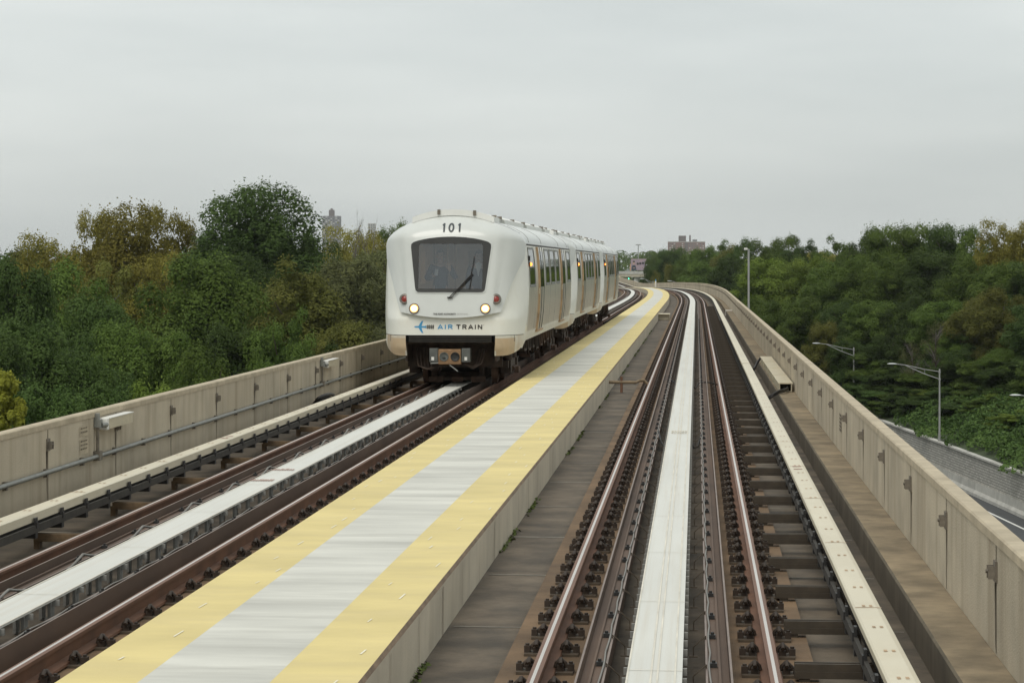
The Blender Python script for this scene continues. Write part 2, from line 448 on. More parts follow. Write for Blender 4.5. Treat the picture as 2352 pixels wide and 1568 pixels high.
def sweep(mb, prof, s0, s1, mis=None, closed=True, ss=None, smooth=False):
    ss = ss or stations(s0, s1)
    n = len(prof)
    vs = [path(t, s, z) for s in ss for t, z in prof]
    segs = n if closed else n - 1
    for k in range(segs):
        k2 = (k + 1) % n
        mb.add([vs[i * n + q] for i in range(len(ss)) for q in (k, k2)],
               [(2 * i, 2 * i + 1, 2 * i + 3, 2 * i + 2) for i in range(len(ss) - 1)], (mis[k] if mis else 0), smooth)
    if closed:
        mb.add([vs[q] for q in range(n)], [tuple(range(n))], (mis[0] if mis else 0))
        mb.add([vs[(len(ss) - 1) * n + q] for q in range(n)], [tuple(range(n))], (mis[0] if mis else 0))


def rect(a, b, c, d): return [(a, c), (b, c), (b, d), (a, d)]      # t0 t1 z0 z1


S0, S1 = -6.0, 600.0
XL, XR = -4.81, 0.0           # centres of the two tracks
WALL_R, WALL_L = 2.206, -6.90

# ------------------------------------------------------------------ ground, road, guideway deck
def gz(x, s):
    """height of the ground: flat, with a wooded bank beyond the highway"""
    e = x - wall_line(s)
    if e > 0.3 and s > 40: return -12.05 + 4.5 * (1 - math.exp(-max(0, e - 0.3) / 16.0))
    return -15.0


def wall_line(s): return 23.1 - 0.10 * (s - 159) if s < 300 else max(9.0 - 0.05 * (s - 300), 4.0) - max(0, s - 300) * 0.05


mb = MB(); mb.add([(-7000, -400, -15.06), (7000, -400, -15.06), (7000, 9000, -15.06), (-7000, 9000, -15.06)], [(0, 1, 2, 3)])
tag(mb.build('ground', M['grass'], recalc=False), kind='structure')
mb = MB(); ss = [-80 + 12 * i for i in range(44)]
mb.add([p for s in ss for p in ((wall_line(s) - 16, s, -14.94), (wall_line(s), s, -14.94))], [(2 * i, 2 * i + 1, 2 * i + 3, 2 * i + 2) for i in range(len(ss) - 1)])
tag(mb.build('highway', M['asphalt'], recalc=False), kind='structure')
mb = MB()
mb.add([p for s in ss for p in ((wall_line(s) - 1.75, s, -14.936), (wall_line(s) - 1.55, s, -14.936))], [(2 * i, 2 * i + 1, 2 * i + 3, 2 * i + 2) for i in range(len(ss) - 1)])
for off in (-5.4, -9.1):
    for k in range(40):
        s = -60 + k * 12
        mb.add([(wall_line(s) + off - .08, s, -14.936), (wall_line(s) + off + .08, s, -14.936), (wall_line(s + 3) + off + .08, s + 3, -14.936), (wall_line(s + 3) + off - .08, s + 3, -14.936)], [(0, 1, 2, 3)])
tag(mb.build('road_marking', M['roadline'], recalc=False), kind='structure')
rows = [40 + 8 * i for i in range(60)]
offs = [0.35, 2, 5, 9, 14, 20, 30, 45, 80, 200]
mb = MB(); vs = []
rnd = random.Random(5)
for s in rows:
    for e in offs: vs.append((wall_line(s) + e, s, gz(wall_line(s) + e, s) + (rnd.uniform(-.3, .3) if e > 2 else 0)))
n = len(offs)
mb.add(vs, [(i * n + k, i * n + k + 1, (i + 1) * n + k + 1, (i + 1) * n + k) for i in range(len(rows) - 1) for k in range(n - 1)], 0, True)
tag(mb.build('embankment', M['grass'], recalc=False), kind='structure')

mb = MB()
sweep(mb, rect(WALL_L, WALL_R, -0.62, -0.25), S0, S1)
sweep(mb, [(-5.6, -2.6), (1.2, -2.6), (1.9, -0.64), (-6.4, -0.64)], S0, S1)
tag(mb.build('guideway_deck', M['deck']), kind='structure')
mb = MB()
for (a, b) in ((-1.62, -1.06), (1.07, 1.84), (XL - 2.0, XL - 1.06), (XL + 1.06, XL + 1.38)):
    s = 3.0; k = 0
    while s < 190:
        w = 0.025 + 0.035 * ((k * 37) % 5) / 5
        q = [path(a, s, -.246), path(b, s, -.246), path(b, s + w, -.246), path(a, s + w, -.246)]
        mb.add(q, [(0, 1, 2, 3)]); s += 3.0 if k % 3 else 2.9; k += 1
tag(mb.build('deck_joint', M['deck_joint'], recalc=False), kind='structure')
mb = MB()
for xc in (XL, XR):
    for sg in (-1, 1):
        a, b = sorted((xc + sg * 0.43, xc + sg * 1.06))
        sweep(mb, rect(a, b, -0.26, -0.17), S0, S1)
tag(mb.build('plinth', M['plinth']), kind='structure')

# walkway between the tracks
mb = MB()
wt = 0.17
prof = [(-3.41, -0.26), (-3.41, wt - .035), (-3.40, wt), (-2.93, wt), (-2.175, wt), (-1.672, wt), (-1.655, wt - .03), (-1.66, -0.26)]
sweep(mb, prof, S0, S1, [2, 3, 0, 1, 0, 3, 2, 2], ss=[S0 + 1.5 * i for i in range(int((S1 - S0) / 1.5))])
tag(mb.build('walkway', [M['yellow'], M['white_paint'], M['walkside'], M['kerb_edge']]), kind='structure')
mb = MB(); rnd = random.Random(3)
for (a, b) in ((-3.33, -3.0), (-2.1, -1.75)):
    s = 8.0
    while s < 90:
        t0 = rnd.uniform(a, b); ln = rnd.uniform(.10, .26); w = rnd.uniform(.008, .014)
        q = [path(t0, s, wt + .004), path(t0 + w, s, wt + .004), path(t0 + w + .01, s + ln, wt + .004), path(t0 + .01, s + ln, wt + .004)]
        mb.add(q, [(0, 1, 2, 3)]); s += rnd.uniform(.5, 1.3)
tag(mb.build('walkway_marking', M['dash'], recalc=False), kind='structure')
mb = MB()     # joints in the walkway's side wall and moss at its foot
s = 4.0; k = 0
while s < 260:
    w = .012 if k % 3 else .03
    q = [path(-1.652, s, -.25), path(-1.652, s + w, -.25), path(-1.648, s + w, wt - .045), path(-1.648, s, wt - .045)]
    mb.add(q, [(0, 1, 2, 3)]); s += 1.5 if k % 3 else 1.45; k += 1
tag(mb.build('walkway_joint', M['kerb_edge'], recalc=False), kind='structure')
rnd = random.Random(8)
mb = MB()
for i in range(2600):
    s = 10 + 90 * rnd.random() ** 1.4
    if math.sin(s * 1.7) + math.sin(s * 0.53 + 1) < 0.55: continue
    t = -1.645 + abs(rnd.gauss(0, .02)); z = -.248 + abs(rnd.gauss(0, .012)); r = rnd.uniform(.010, .030); a = rnd.uniform(0, 6.28)
    p = Vector(path(t, s, z)); u = Vector((math.cos(a), math.sin(a), rnd.uniform(-.5, .9))) * r; v = Vector((-math.sin(a), math.cos(a), .6)) * r
    mb.add([p - u, p + v, p + u, p - v * .3], [(0, 1, 2, 3)])
tag(mb.build('moss', M['moss'], recalc=False), 'green moss growing along the foot of the walkway wall', 'moss', kind='stuff')

# ------------------------------------------------------------------ parapet walls
def parapet(inner, sg, label, lo):
    root = empty('parapet_wall', path(inner, 0, -0.25))
    tag(root, label, 'wall')
    o = inner + sg * 0.114
    W, C = MB(), MB()
    a, b = sorted((inner, o))
    sweep(W, rect(a, b, -0.95, 0.74), S0, S1)
    # joints every 3 m and stains under the brackets
    s = 0.23 if sg > 0 else 1.05
    J = []
    while s < 330:
        x = inner - sg * 0.003
        q = [path(x, s - .012, lo), path(x, s + .012, lo), path(x, s + .012, .73), path(x, s - .012, .73)]
        W.add(q, [(0, 1, 2, 3)], 1); J.append(s)
        rs = random.Random(int(s * 10))
        for kk in range(3):
            d = rs.uniform(-.06, .05); w = rs.uniform(.012, .035); zb = rs.uniform(max(lo, -.1), .36); x2 = inner - sg * 0.0022
            W.add([path(x2, s + d - w * .3, zb), path(x2, s + d + w * .3, zb + .04), path(x2, s + d + w, .5), path(x2, s + d - w, .5)], [(0, 1, 2, 3)], 2)
        s += 3.0
    c0, c1 = sorted((inner - sg * 0.012, o + sg * 0.008))
    sweep(C, [(c0, .743), (c1, .743), (c1, .80), (c1 - .012, .812), (c0 + .012, .812), (c0, .80)], S0, S1)
    w = W.build('panel', [M['concrete'], M['ledge_side'], M['stain']]); w.parent = root; w.matrix_parent_inverse = root.matrix_world.inverted()
    w.location = -Vector(root.location)
    c = C.build('coping', M['concrete_cap'], root); c.location = -Vector(root.location)
    # the steel brackets bolted over the joints
    B = MB()
    B.box(-.016, 0, -.075, .075, -.085, .085)
    B.box(-.05, -.016, -.03, .03, -.03, .03)
    B.tube([(-.085, 0, 0), (-.05, 0, 0)], .018, 6)
    B.box(-.07, -.016, -.055, -.042, -.06, .045); B.box(-.07, -.016, .042, .055, -.06, .045)
    bm_ = B.mesh('bracket', M['bracket'])
    k = 0
    for s in J:
        if s < 5 or k >= 100: continue
        p = Vector(path(inner - sg * .002, s, 0.565)) - Vector(root.location)
        br = mk('bracket', bm_, root); br.location = p
        br.rotation_euler = (0, 0, head(s) + (0 if sg > 0 else math.pi)); br.scale = (.8, .78, .8); k += 1
    return root


parapet(WALL_R, 1, 'concrete parapet wall with steel brackets along the highway side of the guideway', 0.03)
parapet(WALL_L, -1, 'concrete parapet wall with a conduit and lamp boxes in front of the left trees', -.25)

# the ledge at the foot of the right wall
mb = MB()
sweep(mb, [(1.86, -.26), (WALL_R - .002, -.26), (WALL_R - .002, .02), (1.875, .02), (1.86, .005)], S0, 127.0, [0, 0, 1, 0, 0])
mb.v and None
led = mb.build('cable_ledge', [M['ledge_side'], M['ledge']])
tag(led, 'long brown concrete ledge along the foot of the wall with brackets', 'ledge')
mb = MB()
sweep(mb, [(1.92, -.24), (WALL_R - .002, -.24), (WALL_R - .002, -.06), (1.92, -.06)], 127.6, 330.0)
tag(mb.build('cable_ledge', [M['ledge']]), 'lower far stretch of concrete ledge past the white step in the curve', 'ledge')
mb = MB(); mb.box(1.84, WALL_R - .004, 126.9, 127.5, -.24, .05)
tag(mb.build('ledge_end_block', M['white_plastic']), 'small white block that closes the end of the concrete ledge', 'block')

# cable trough on the ledge, its near end open, black cable out of it
mb = MB()
L0, L1 = 46.2, 59.5
for (a, b, c, d) in ((1.90, 1.915, .022, .18), (2.135, 2.15, .022, .18), (1.88, 2.17, .18, .205), (1.915, 2.135, .022, .035)):
    mb.box(a, b, L0, L1, c, d)
for s in (49.5, 52.8, 56.2): mb.box(1.872, 2.178, s, s + .06, .10, .212)
tr = empty('cable_trough', (2.02, 46.2, .022)); tag(tr, 'tan cable trough box with an open dark end on the ledge', 'cable trough')
o = mb.build('casing', M['cream_box'], tr, bevel=.006); o.location = -Vector(tr.location)
mb = MB(); mb.box(1.916, 2.134, L0 + .25, L0 + .27, .036, .178)  # black plate across the open end stands for the shade inside
o = mb.build('shade_plate', M['rubber'], tr); o.location = -Vector(tr.location)
for j, (label, p0) in enumerate((('black power cable curling out of the near end of the trough', 46.2), ('black power cable looping into the far end of the trough', 59.4))):
    mb = MB()
    if j == 0:
        for dz, dx in ((0, 0), (.035, .03)):
            mb.tube([(2.10 - dx, 46.6, .07 + dz), (2.06, 46.1, .07 + dz), (1.98, 45.7, .06 + dz), (1.86, 45.35, .055 + dz), (1.74, 45.2, .0 + dz), (1.62, 45.3, -.1 + dz), (1.52, 45.8, -.02 + dz), (1.47, 46.2, .02)], .022, 8)
    else:
        for dz in (0, .04):
            mb.tube([(2.0, 59.3, .09 + dz), (1.97, 59.9, .10 + dz), (1.90, 60.1, .10 + dz), (1.82, 59.9, .0 + dz), (1.72, 59.2, -.14 + dz), (1.6, 58.6, -.12 + dz), (1.47, 58.2, .02)], .022, 8)
    tag(mb.build('power_cable', M['cable_black']), label, 'cable')

# ------------------------------------------------------------------ rails and what lies along them
def rail_prof(xc):
    return [(xc - .075, -.155), (xc + .075, -.155), (xc + .07, -.138), (xc + .012, -.122), (xc + .012, -.042), (xc + .036, -.03), (xc + .036, -.006),
            (xc + .011, 0), (xc - .011, 0), (xc - .036, -.006), (xc - .036, -.03), (xc - .012, -.042), (xc - .012, -.122), (xc - .07, -.138)]


RM = [0, 0, 0, 0, 0, 0, 1, 2, 1, 0, 0, 0, 0, 0]


def fast_mesh():
    B = MB()
    B.box(-.19, .19, -.10, .10, -.171, -.152, 1)
    for sg in (-1, 1):
        pts = [(sg * .105 + .038 * math.cos(a) * 1.0, .0, -.135 + .050 * math.sin(a)) for a in [math.pi * k / 5 for k in range(6)]]
        B.tube(pts, .014, 5)
        B.tube([(sg * .105, -.075, -.1), (sg * .105, -.02, -.074), (sg * .105, .03, -.086), (sg * .105, .075, -.11)], .016, 5)
        B.box(sg * .105 - .024, sg * .105 + .024, -.05, .05, -.152, -.115)
        B.box(sg * .172 - .022, sg * .172 + .022, -.034, .024, -.153, -.106)
        B.tube([(sg * .172, -.006, -.106), (sg * .172, -.006, -.092)], .014, 6)
    return B


FB = fast_mesh()
FMESH = FB.mesh('fastener', [M['clip'], M['clip2']])


def fasteners(root, xc, spans, step=.72):
    spots = []
    for a, b in spans:
        s = a + .1
        while s < b: spots.append(s); s += step * (1 if (int(s * 7) % 9) else .62)
    near, rest = spots[:100], spots[100:]
    for s in near:
        o = mk('fastener', FMESH, root); o.location = Vector(path(xc, s)) - Vector(root.location); o.rotation_euler = (0, 0, head(s))
    if rest:
        B = MB(); V = np.array(FB.v)
        for s in rest:
            p = Vector(path(xc, s)); h = head(s); c, sn = math.cos(h), math.sin(h)
            b = len(B.v)
            W = np.stack([p.x + V[:, 0] * c - V[:, 1] * sn, p.y + V[:, 0] * sn + V[:, 1] * c, p.z + V[:, 2]], 1)
            B.v += [tuple(q) for q in W]
            B.f += [tuple(i + b for i in f) for f in FB.f]; B.m += FB.m; B.s += FB.s
        o = B.build('fastener', [M['clip'], M['clip2']], root, recalc=False); o.location = -Vector(root.location)
        o["kind"] = "stuff"


def rail(xc, label, spans):
    root = empty('running_rail', path(xc, 0, -.17))
    tag(root, label, 'rail', 'running rails of the two tracks')
    B = MB(); sweep(B, rail_prof(xc), S0, S1, RM)
    o = B.build('rail_bar', [M['rail'], M['railhead'], M['railtop']], root); o.location = -Vector(root.location)
    fasteners(root, xc, spans)


rail(XR - .75, 'rusty running rail with a bright worn top nearest the yellow walkway, in the empty track', [(11, 210)])
rail(XR + .75, 'rusty running rail beside the ladder of steel cross beams in the empty track', [(11, 210)])
rail(XL + .75, 'shiny rusty running rail under the train nearest the yellow walkway', [(11, 48), (105, 200)])
rail(XL - .75, 'dull reddish running rail under the train on the far side from the walkway', [(14, 48), (105, 160)])


def guard(xc, sg, label, s_near, s_far, big=False):
    root = empty('guard_rail', path(xc + sg * .42, 0, -.17)); tag(root, label, 'guard rail', 'steel guard rails inside the running rails')
    B = MB()
    q = lambda a, b, c, d: rect(*sorted((xc + sg * a, xc + sg * b)), c, d)
    sweep(B, q(.470, .484, -.165, .020), S0, S1, [0, 0, 1, 0])
    sweep(B, q(.335, .468, -.075, -.055), S0, S1, [0, 0, 0, 0])
    sweep(B, q(.318, .333, -.165, -.045), S0, S1, [0, 0, 1, 0])
    sweep(B, q(.40, .416, -.054, -.035), S0, S1)
    o = B.build('guard_beam', [M['guard'], M['guard_edge']], root); o.location = -Vector(root.location)
    K = MB(); K.box(-.022, .022, -.028, .028, 0, .028); K.tube([(0, 0, .028), (0, 0, .045)], .012, 6)
    km = K.mesh('bolt', M['cable_black'])
    s = s_near; n = 0
    while s < s_far and n < 100:
        b = mk('bolt', km, root); b.location = Vector(path(xc + sg * .37, s, -.054)) - Vector(root.location); b.rotation_euler = (0, 0, head(s)); s += .9 + .25 * (n % 2); n += 1
    # the looped cable clipped along the inner flange
    c = empty('loop_cable', path(xc + sg * .335, 0, -.165)); tag(c, label.replace('steel guard rail', 'thin grey cable clipped').replace('its white plate', 'its plate'), 'cable', 'looped cables along the guard rails')
    Cb = MB(); pts = []; s = 6.0
    while s < 190:
        ph = (s / (2.2 if big else 1.15)) % 1.0
        w = abs(2 * ph - 1)
        if big: pts.append(path(xc + sg * .275, s, -.075 + .105 * w ** 2.0))
        else: pts.append(path(xc + sg * (.340 + .011 * (1 - w) ** 1.5), s, -.044 + .012 * w))
        s += .115 if s < 60 else .3
    Cb.tube(pts, .012 if big else .007, 5)
    o = Cb.build('wire', M['cable_grey'], c); o.location = -Vector(c.location)
    P = MB(); P.tube([(0, 0, -.02), (0, 0, .055)], .005, 5); P.tube([(0, 0, .05), (-sg * .035, -.03, .03), (-sg * .085, -.03, -.02), (-sg * .085, -.03, -.09)], .0038, 4)
    P.box(-sg * .085 - .03, -sg * .085 + .03, -.05, -.01, -.088, -.080)
    pm = P.mesh('clip', M['clip2'])
    s = 6.6 if big else 6.9; n = 0
    while s < 150 and n < 100:
        b = mk('clip', pm, c); b.location = Vector(path(xc + sg * .323, s, -.075)) - Vector(c.location); s += 2.2 if big else 1.15; n += 1
    return root


guard(XR, -1, 'steel guard rail in the empty track, on the walkway side of its white plate', 8, 150)
guard(XR, 1, 'steel guard rail in the empty track, on the cross beam side of its white plate', 8, 150)
guard(XL, 1, 'steel guard rail under the train, on the walkway side of the white plate', 13, 48)
guard(XL, -1, 'steel guard rail under the train, on the wall side of the white plate', 20, 48, True)


def reaction(xc, label, spans, z_lift=0.03, ribs=True, step=.36):
    root = empty('reaction_rail', path(xc, 0, -.25)); tag(root, label, 'reaction rail', 'white reaction rails down the middle of the tracks')
    B = MB()
    sweep(B, rect(xc - .172, xc + .172, z_lift - .014, z_lift), S0, S1)
    for a in ((-.165, -.02, .02, .128) if ribs else (-.168, .168)):
        sweep(B, rect(xc + a - .006, xc + a + .006, z_lift + .001, z_lift + .0055), S0, 140, [1, 1, 1, 1])
    s = 2.6; k = 0
    while s < 150:
        B.add([path(xc - .173, s, z_lift + .006), path(xc + .173, s, z_lift + .006), path(xc + .173, s + .012, z_lift + .006), path(xc - .173, s + .012, z_lift + .006)], [(0, 1, 2, 3)], 1); s += 2.95
    o = B.build('plate', [M['lim'], M['lim_rib']], root); o.location = -Vector(root.location)
    K = MB()
    K.box(-.15, .15, -.02, .02, -.25, -.235)
    for sg in (-1, 1):
        K.box(sg * .135 - .012, sg * .135 + .012, -.022 - (.03 if not ribs else 0), .022 + (.03 if not ribs else 0), -.236, z_lift - .016)
        K.box(sg * .165 - .035, sg * .165 + .035, -.014, .014, -.03, z_lift - .016)
    km = K.mesh('support', M['lim_sup'])
    spots = []
    for a, b in spans:
        s = a
        while s < b: spots.append(s); s += step
    for s in spots[:100]:
        b = mk('support', km, root); b.location = Vector(path(xc, s)) - Vector(root.location)
    if spots[100:]:
        R = MB(); V = np.array(K.v)
        for s in spots[100:]:
            p = path(xc, s); b = len(R.v)
            R.v += [tuple(q) for q in V + np.array(p)]; R.f += [tuple(i + b for i in f) for f in K.f]; R.m += K.m; R.s += K.s
        o = R.build('support', M['lim_sup'], root, recalc=False); o.location = -Vector(root.location); o["kind"] = "stuff"
    return root


rr = reaction(XR, 'long white flat plate rail down the middle of the empty track', [(11, 110)])
rl = reaction(XL + .045, 'long white flat plate rail on dark brackets leading under the train', [(13, 48)], .03, False, .70)
mb = MB()     # splice with bolt heads on the right plate, and worn red lettering marks on the left one
mb.box(-.12, .12, 34.6, 34.66, .037, .042); mb.box(-.12, .12, 34.95, 35.01, .037, .042)
for k in range(6):
    for s in (34.63, 34.98): mb.tube([(-.1 + .04 * k, s, .042), (-.1 + .04 * k, s, .05)], .009, 6)
o = mb.build('splice', M['lim_rib'], rr); o.location = -Vector(rr.location)
mb = MB(); rnd = random.Random(12)
for s in (26.6, 28.0):
    for k in range(9):
        x = XL - .13 + k * .03
        mb.add([(x, s, .0375), (x + .018, s, .0375), (x + .018 + rnd.uniform(-.005, .005), s + .20 + rnd.uniform(-.06, .1), .0375), (x, s + .2, .0375)], [(0, 1, 2, 3)])
o = mb.build('stencil', M['red_mark'], rl, recalc=False); o.location = -Vector(rl.location)


def power(xc, sg, label, gap, spans, bars, mark):
    root = empty('power_rail', path(xc + sg * 1.46, 0, -.25)); tag(root, label, 'power rail', 'cream covered power rails')
    q = lambda a, b, c, d: rect(*sorted((xc + sg * a, xc + sg * b)), c, d)
    B = MB()
    fl_ = .095 if bars else .055
    cp = [(1.362, fl_), (1.362, .138), (1.376, .150), (1.52, .152), (1.552, .142), (1.566, .118), (1.568, .07), (1.556, .07), (1.552, .112), (1.53, .132), (1.378, .135), (1.374, fl_)]
    for a, b in ((S0, gap), (gap + .35, S1)):
        sweep(B, [(xc + sg * u, v) for u, v in cp], a, b, smooth=False)
    s = 5.0
    while s < 120:       # joints and pairs of bolt marks on the cover
        x = sorted((xc + sg * 1.37, xc + sg * 1.555))
        sj = s + .9
        if int(s / .95) % 4 == 0:
            B.add([path(x[0], sj, .1535), path(x[1], sj, .1535), path(x[1], sj + .02, .1535), path(x[0], sj + .02, .1535)], [(0, 1, 2, 3)], 1)
        for u in (1.435, 1.485):
            xx = xc + sg * u
            B.add([path(xx - .011, s, .1540), path(xx + .011, s, .1540), path(xx + .011, s + .07, .1540), path(xx - .011, s + .07, .1540)], [(0, 1, 2, 3)], 1)
        s += .95
    o = B.build('cover', [M['cover'], M['trim']], root, bevel=0); o.location = -Vector(root.location)
    B = MB()
    sweep(B, q(1.42, 1.50, .02, .11), S0, S1)
    sweep(B, q(1.445, 1.475, -.04, .02), S0, S1)
    sweep(B, q(1.325, 1.352, -.045, .03), S0, S1)
    sweep(B, q(1.41, 1.52, -.055, -.04), S0, S1)
    o = B.build('conductor', M['dark_steel'], root); o.location = -Vector(root.location)
    K = MB()      # insulated clamp under the cover
    K.box(-.02, .15, -.035, .035, -.10, -.056); K.box(-.028, -.008, -.04, .04, -.10, .10); K.box(-.04, -.028, -.03, .03, .0, .06)
    km = K.mesh('clamp', M['cable_black'])
    s = spans[0]; n = 0
    while s < spans[1] and n < 100:
        b = mk('clamp', km, root); b.location = Vector(path(xc + sg * 1.355, s, 0)) - Vector(root.location)
        b.rotation_euler = (0, 0, head(s)); b.scale = (sg, 1, 1); s += .93; n += 1
    K = MB()      # double-ridged beam with its foot
    for d in (-.035, .035): K.box(.0, .54, d - .014, d + .014, -.05, .0)
    K.box(.0, .56, -.058, .058, -.095, -.05)
    K.box(.50, .56, -.05, .05, -.20, -.095); K.box(.03, .10, -.05, .05, -.16, -.095)
    km2 = K.mesh('support_beam', M['brown_steel'] if bars else M['trim_steel'])
    s = spans[0] + .4; n = 0
    while s < spans[1] + 40 and n < 100:
        b = mk('support_beam', km2, root); b.location = Vector(path(xc + sg * .90, s, -.05 if bars else -.10)) - Vector(root.location)
        b.rotation_euler = (0, 0, head(s)); b.scale = (sg, 1, 1 if bars else .8); s += 1.82 if bars else 3.0; n += 1
    if mark:
        R = MB()
        for k in range(2):
            R.add([path(xc + sg * 1.40, mark + k * .35, .1545), path(xc + sg * 1.50, mark + k * .35, .1545), path(xc + sg * 1.50, mark + k * .35 + .1, .1545), path(xc + sg * 1.40, mark + k * .35 + .1, .1545)], [(0, 1, 2, 3)])
        o = R.build('stencil', M['red_mark'], root, recalc=False); o.location = -Vector(root.location)
    return root


M['trim_steel'] = mat('tan_steel', (0.125, 0.082, 0.043), 0.75, 0.1, var=0.35, vscale=6)
power(XR, 1, 'cream covered power rail on steel cross beams beside the right wall', 56.3, (11.2, 105), True, 27.3)
power(XL, -1, 'cream covered power rail on black clamps beside the left wall', 500.0, (22, 50), False, 31.5)

# pipes, cables and boxes laid across the track
mb = MB()
mb.tube([(-1.66, 50.6, -.02), (-1.2, 50.6, -.02), (-1.08, 50.65, -.03), (-1.0, 50.9, .0), (-.90, 51.0, -.0), (-.80, 51.0, -.1)], .035, 8)
mb.tube([(-1.38, 50.6, -.25), (-1.38, 50.6, .10)], .028, 6, 1)
tag(mb.build('crossing_pipe', [mat('pipe_tan', (0.20, 0.145, 0.085), 0.7, var=0.3, vscale=8), M['rail']]), 'rusty pipe on a short post from the walkway wall to the rail', 'pipe')
mb = MB(); mb.box(-1.655, -1.1, 116.4, 118.2, -.24, .04); mb.box(-1.66, -1.08, 116.2, 118.4, .04, .06)
tag(mb.build('cable_box', M['cream_box'], bevel=.01), 'low tan box lying between the walkway wall and the track, near the curve', 'box')
for (pts, label) in (([(-.30, 51.4, -.02), (-.22, 51.2, -.05), (-.2, 51.0, -.15), (-.17, 51, -.1)], 'black cable from the guard rail to the white plate, walkway side, near the rusty pipe'),
                     ([(.17, 50.6, -.1), (.24, 50.6, -.16), (.30, 50.8, -.05), (.48, 51, -.03), (.74, 51.2, -.1)], 'black cable from the white plate to the rail, cross beam side, near the rusty pipe'),
                     ([(-.33, 35.8, -.02), (-.28, 35.0, -.12), (-.22, 34.5, -.16), (-.17, 34.6, -.05)], 'black cable drooping to the plate splice on the walkway side'),
                     ([(.17, 34.6, -.05), (.22, 34.4, -.17), (.28, 34.6, -.16), (.33, 35.2, -.03)], 'black cable drooping to the plate splice on the cross beam side')):
    mb = MB(); mb.tube(pts, .014, 6); tag(mb.build('bond_cable', M['cable_black']), label, 'cable', 'black bond cables between the rails')

# the left wall's conduit, lamp boxes, stencil and the black cable loop
cd = empty('conduit', path(WALL_L + .04, 0, .27)); tag(cd, 'long grey conduit pipe fixed along the left parapet wall', 'conduit')
mb = MB(); mb.tube([path(WALL_L + .045, s, .275) for s in stations(S0, 300)], .028, 8)
o = mb.build('tube', M['galv'], cd); o.location = -Vector(cd.location)
K = MB(); K.box(0, .05, -.03, .03, -.05, .05); km = K.mesh('strap', M['bracket'])
for k in range(60):
    s = 20.4 + 1.5 * k
    b = mk('strap', km, cd); b.location = Vector(path(WALL_L + .001, s, .265)) - Vector(cd.location); b.scale = (.9, .9, .9)
for s0, lab in ((27.08, 'cream lamp box with a conduit, high on the left wall, the nearer one'), (43.65, 'cream lamp box with a conduit on the left wall, beside the train')):
    r = empty('wall_lamp', path(WALL_L, s0, .585)); tag(r, lab, 'lamp box', 'lamp boxes on the left wall')
    B = MB(); B.box(.03, .135, .16, 1.30, 0, .125); B.box(.0, .03, .3, .45, .03, .10); B.box(.0, .03, 1.0, 1.15, .03, .10)
    B.build('housing', M['cream_box'], r, bevel=.008)
    B = MB(); B.box(.022, .145, .15, 1.31, .126, .136); B.build('lid', M['white_plastic'], r)
    B = MB(); B.box(.03, .13, .06, .158, -.005, .13); B.build('end_cap', M['white_plastic'], r, bevel=.01)
    B = MB(); B.box(.005, .09, -.08, .0, .03, .13); B.tube([(.09, -.04, .06), (.12, 0, .06), (.12, .06, .06)], .03, 8); B.box(.0, .06, -.07, -.01, .1, .2); B.build('junction_box', M['galv'], r, bevel=.005)
    B = MB(); B.tube([(.04, -.04, .04), (.04, -.04, -.28)], .02, 8); B.box(.0, .08, -.10, .03, -.36, -.25); B.build('drop_conduit', M['bracket'], r)
def wall_stencil():
    B = MB(); x = WALL_L + .004
    rnd = random.Random(4)
    for (z0, z1, s0, s1) in ((.55, .67, 26.35, 26.75), (.34, .52, 26.35, 26.75)):
        B.add([(x, s0, z0), (x, s1, z0), (x, s1, z1), (x, s0, z1)], [(0, 1, 2, 3)], 0)
        for k in range(3):
            z = z1 - .035 - k * .045
            if z < z0 + .01: continue
            for j in range(4):
                s = s0 + .05 + j * .08
                B.add([(x + .003, s, z), (x + .003, s + rnd.uniform(.03, .06), z), (x + .003, s + .055, z + .018), (x + .003, s + .005, z + .018)], [(0, 1, 2, 3)], 1)
    return B
ws = wall_stencil().build('wall_stencil', [M['concrete_cap'], M['ledge_side']], recalc=False)
tag(ws, 'faded stencil patch painted on the left wall beside the nearer lamp box', 'stencil')
mb = MB(); x = WALL_R - .004
for k in range(5): mb.add([(x, 31.3, .30 + k * .05), (x, 31.75, .30 + k * .05), (x, 31.75, .335 + k * .05), (x, 31.3, .335 + k * .05)], [(0, 1, 2, 3)])
tag(mb.build('wall_stencil', M['ledge_side'], recalc=False), 'faded stencil patch on the right wall between two brackets', 'stencil')
mb = MB()
for j in range(3):
    r = .16 + .03 * j
    mb.tube([(WALL_L + .22 + .05 * j + .12 * math.cos(a), 42.2 + r * 3.2 * math.sin(a), -.02 + .05 * j + .10 * math.cos(a + .6)) for a in [2 * math.pi * k / 22 for k in range(23)]], .028, 8)
tag(mb.build('cable_coil', M['cable_black']), 'black coil of cable lying at the foot of the left wall', 'cable coil')
mb = MB(); mb.box(WALL_L + .02, WALL_L + .34, 43.4, 140, -.24, -.02); mb.box(WALL_L + .03, WALL_L + .30, 41.6, 43.4, -.24, -.16)
tag(mb.build('cable_trough', M['ledge'], bevel=.01), 'long low tan trough at the foot of the left wall, reaching past the train', 'cable trough')

# ------------------------------------------------------------------ the train
CL = 19.4                     # length of a car
WTAB = [(.60, 1.33), (.93, 1.405), (1.10, 1.46), (1.40, 1.50), (1.7, 1.52), (2.1, 1.53), (2.6, 1.505), (3.0, 1.455), (3.12, 1.425), (3.22, 1.34), (3.32, 1.17),
        (3.42, .93), (3.50, .70), (3.56, .45), (3.59, .22), (3.60, 0.0)]


def Wz(z):
    for (a, u), (b, v) in zip(WTAB, WTAB[1:]):
        if z <= b: return u + (v - u) * max(0.0, (z - a)) / (b - a)
    return 0.0


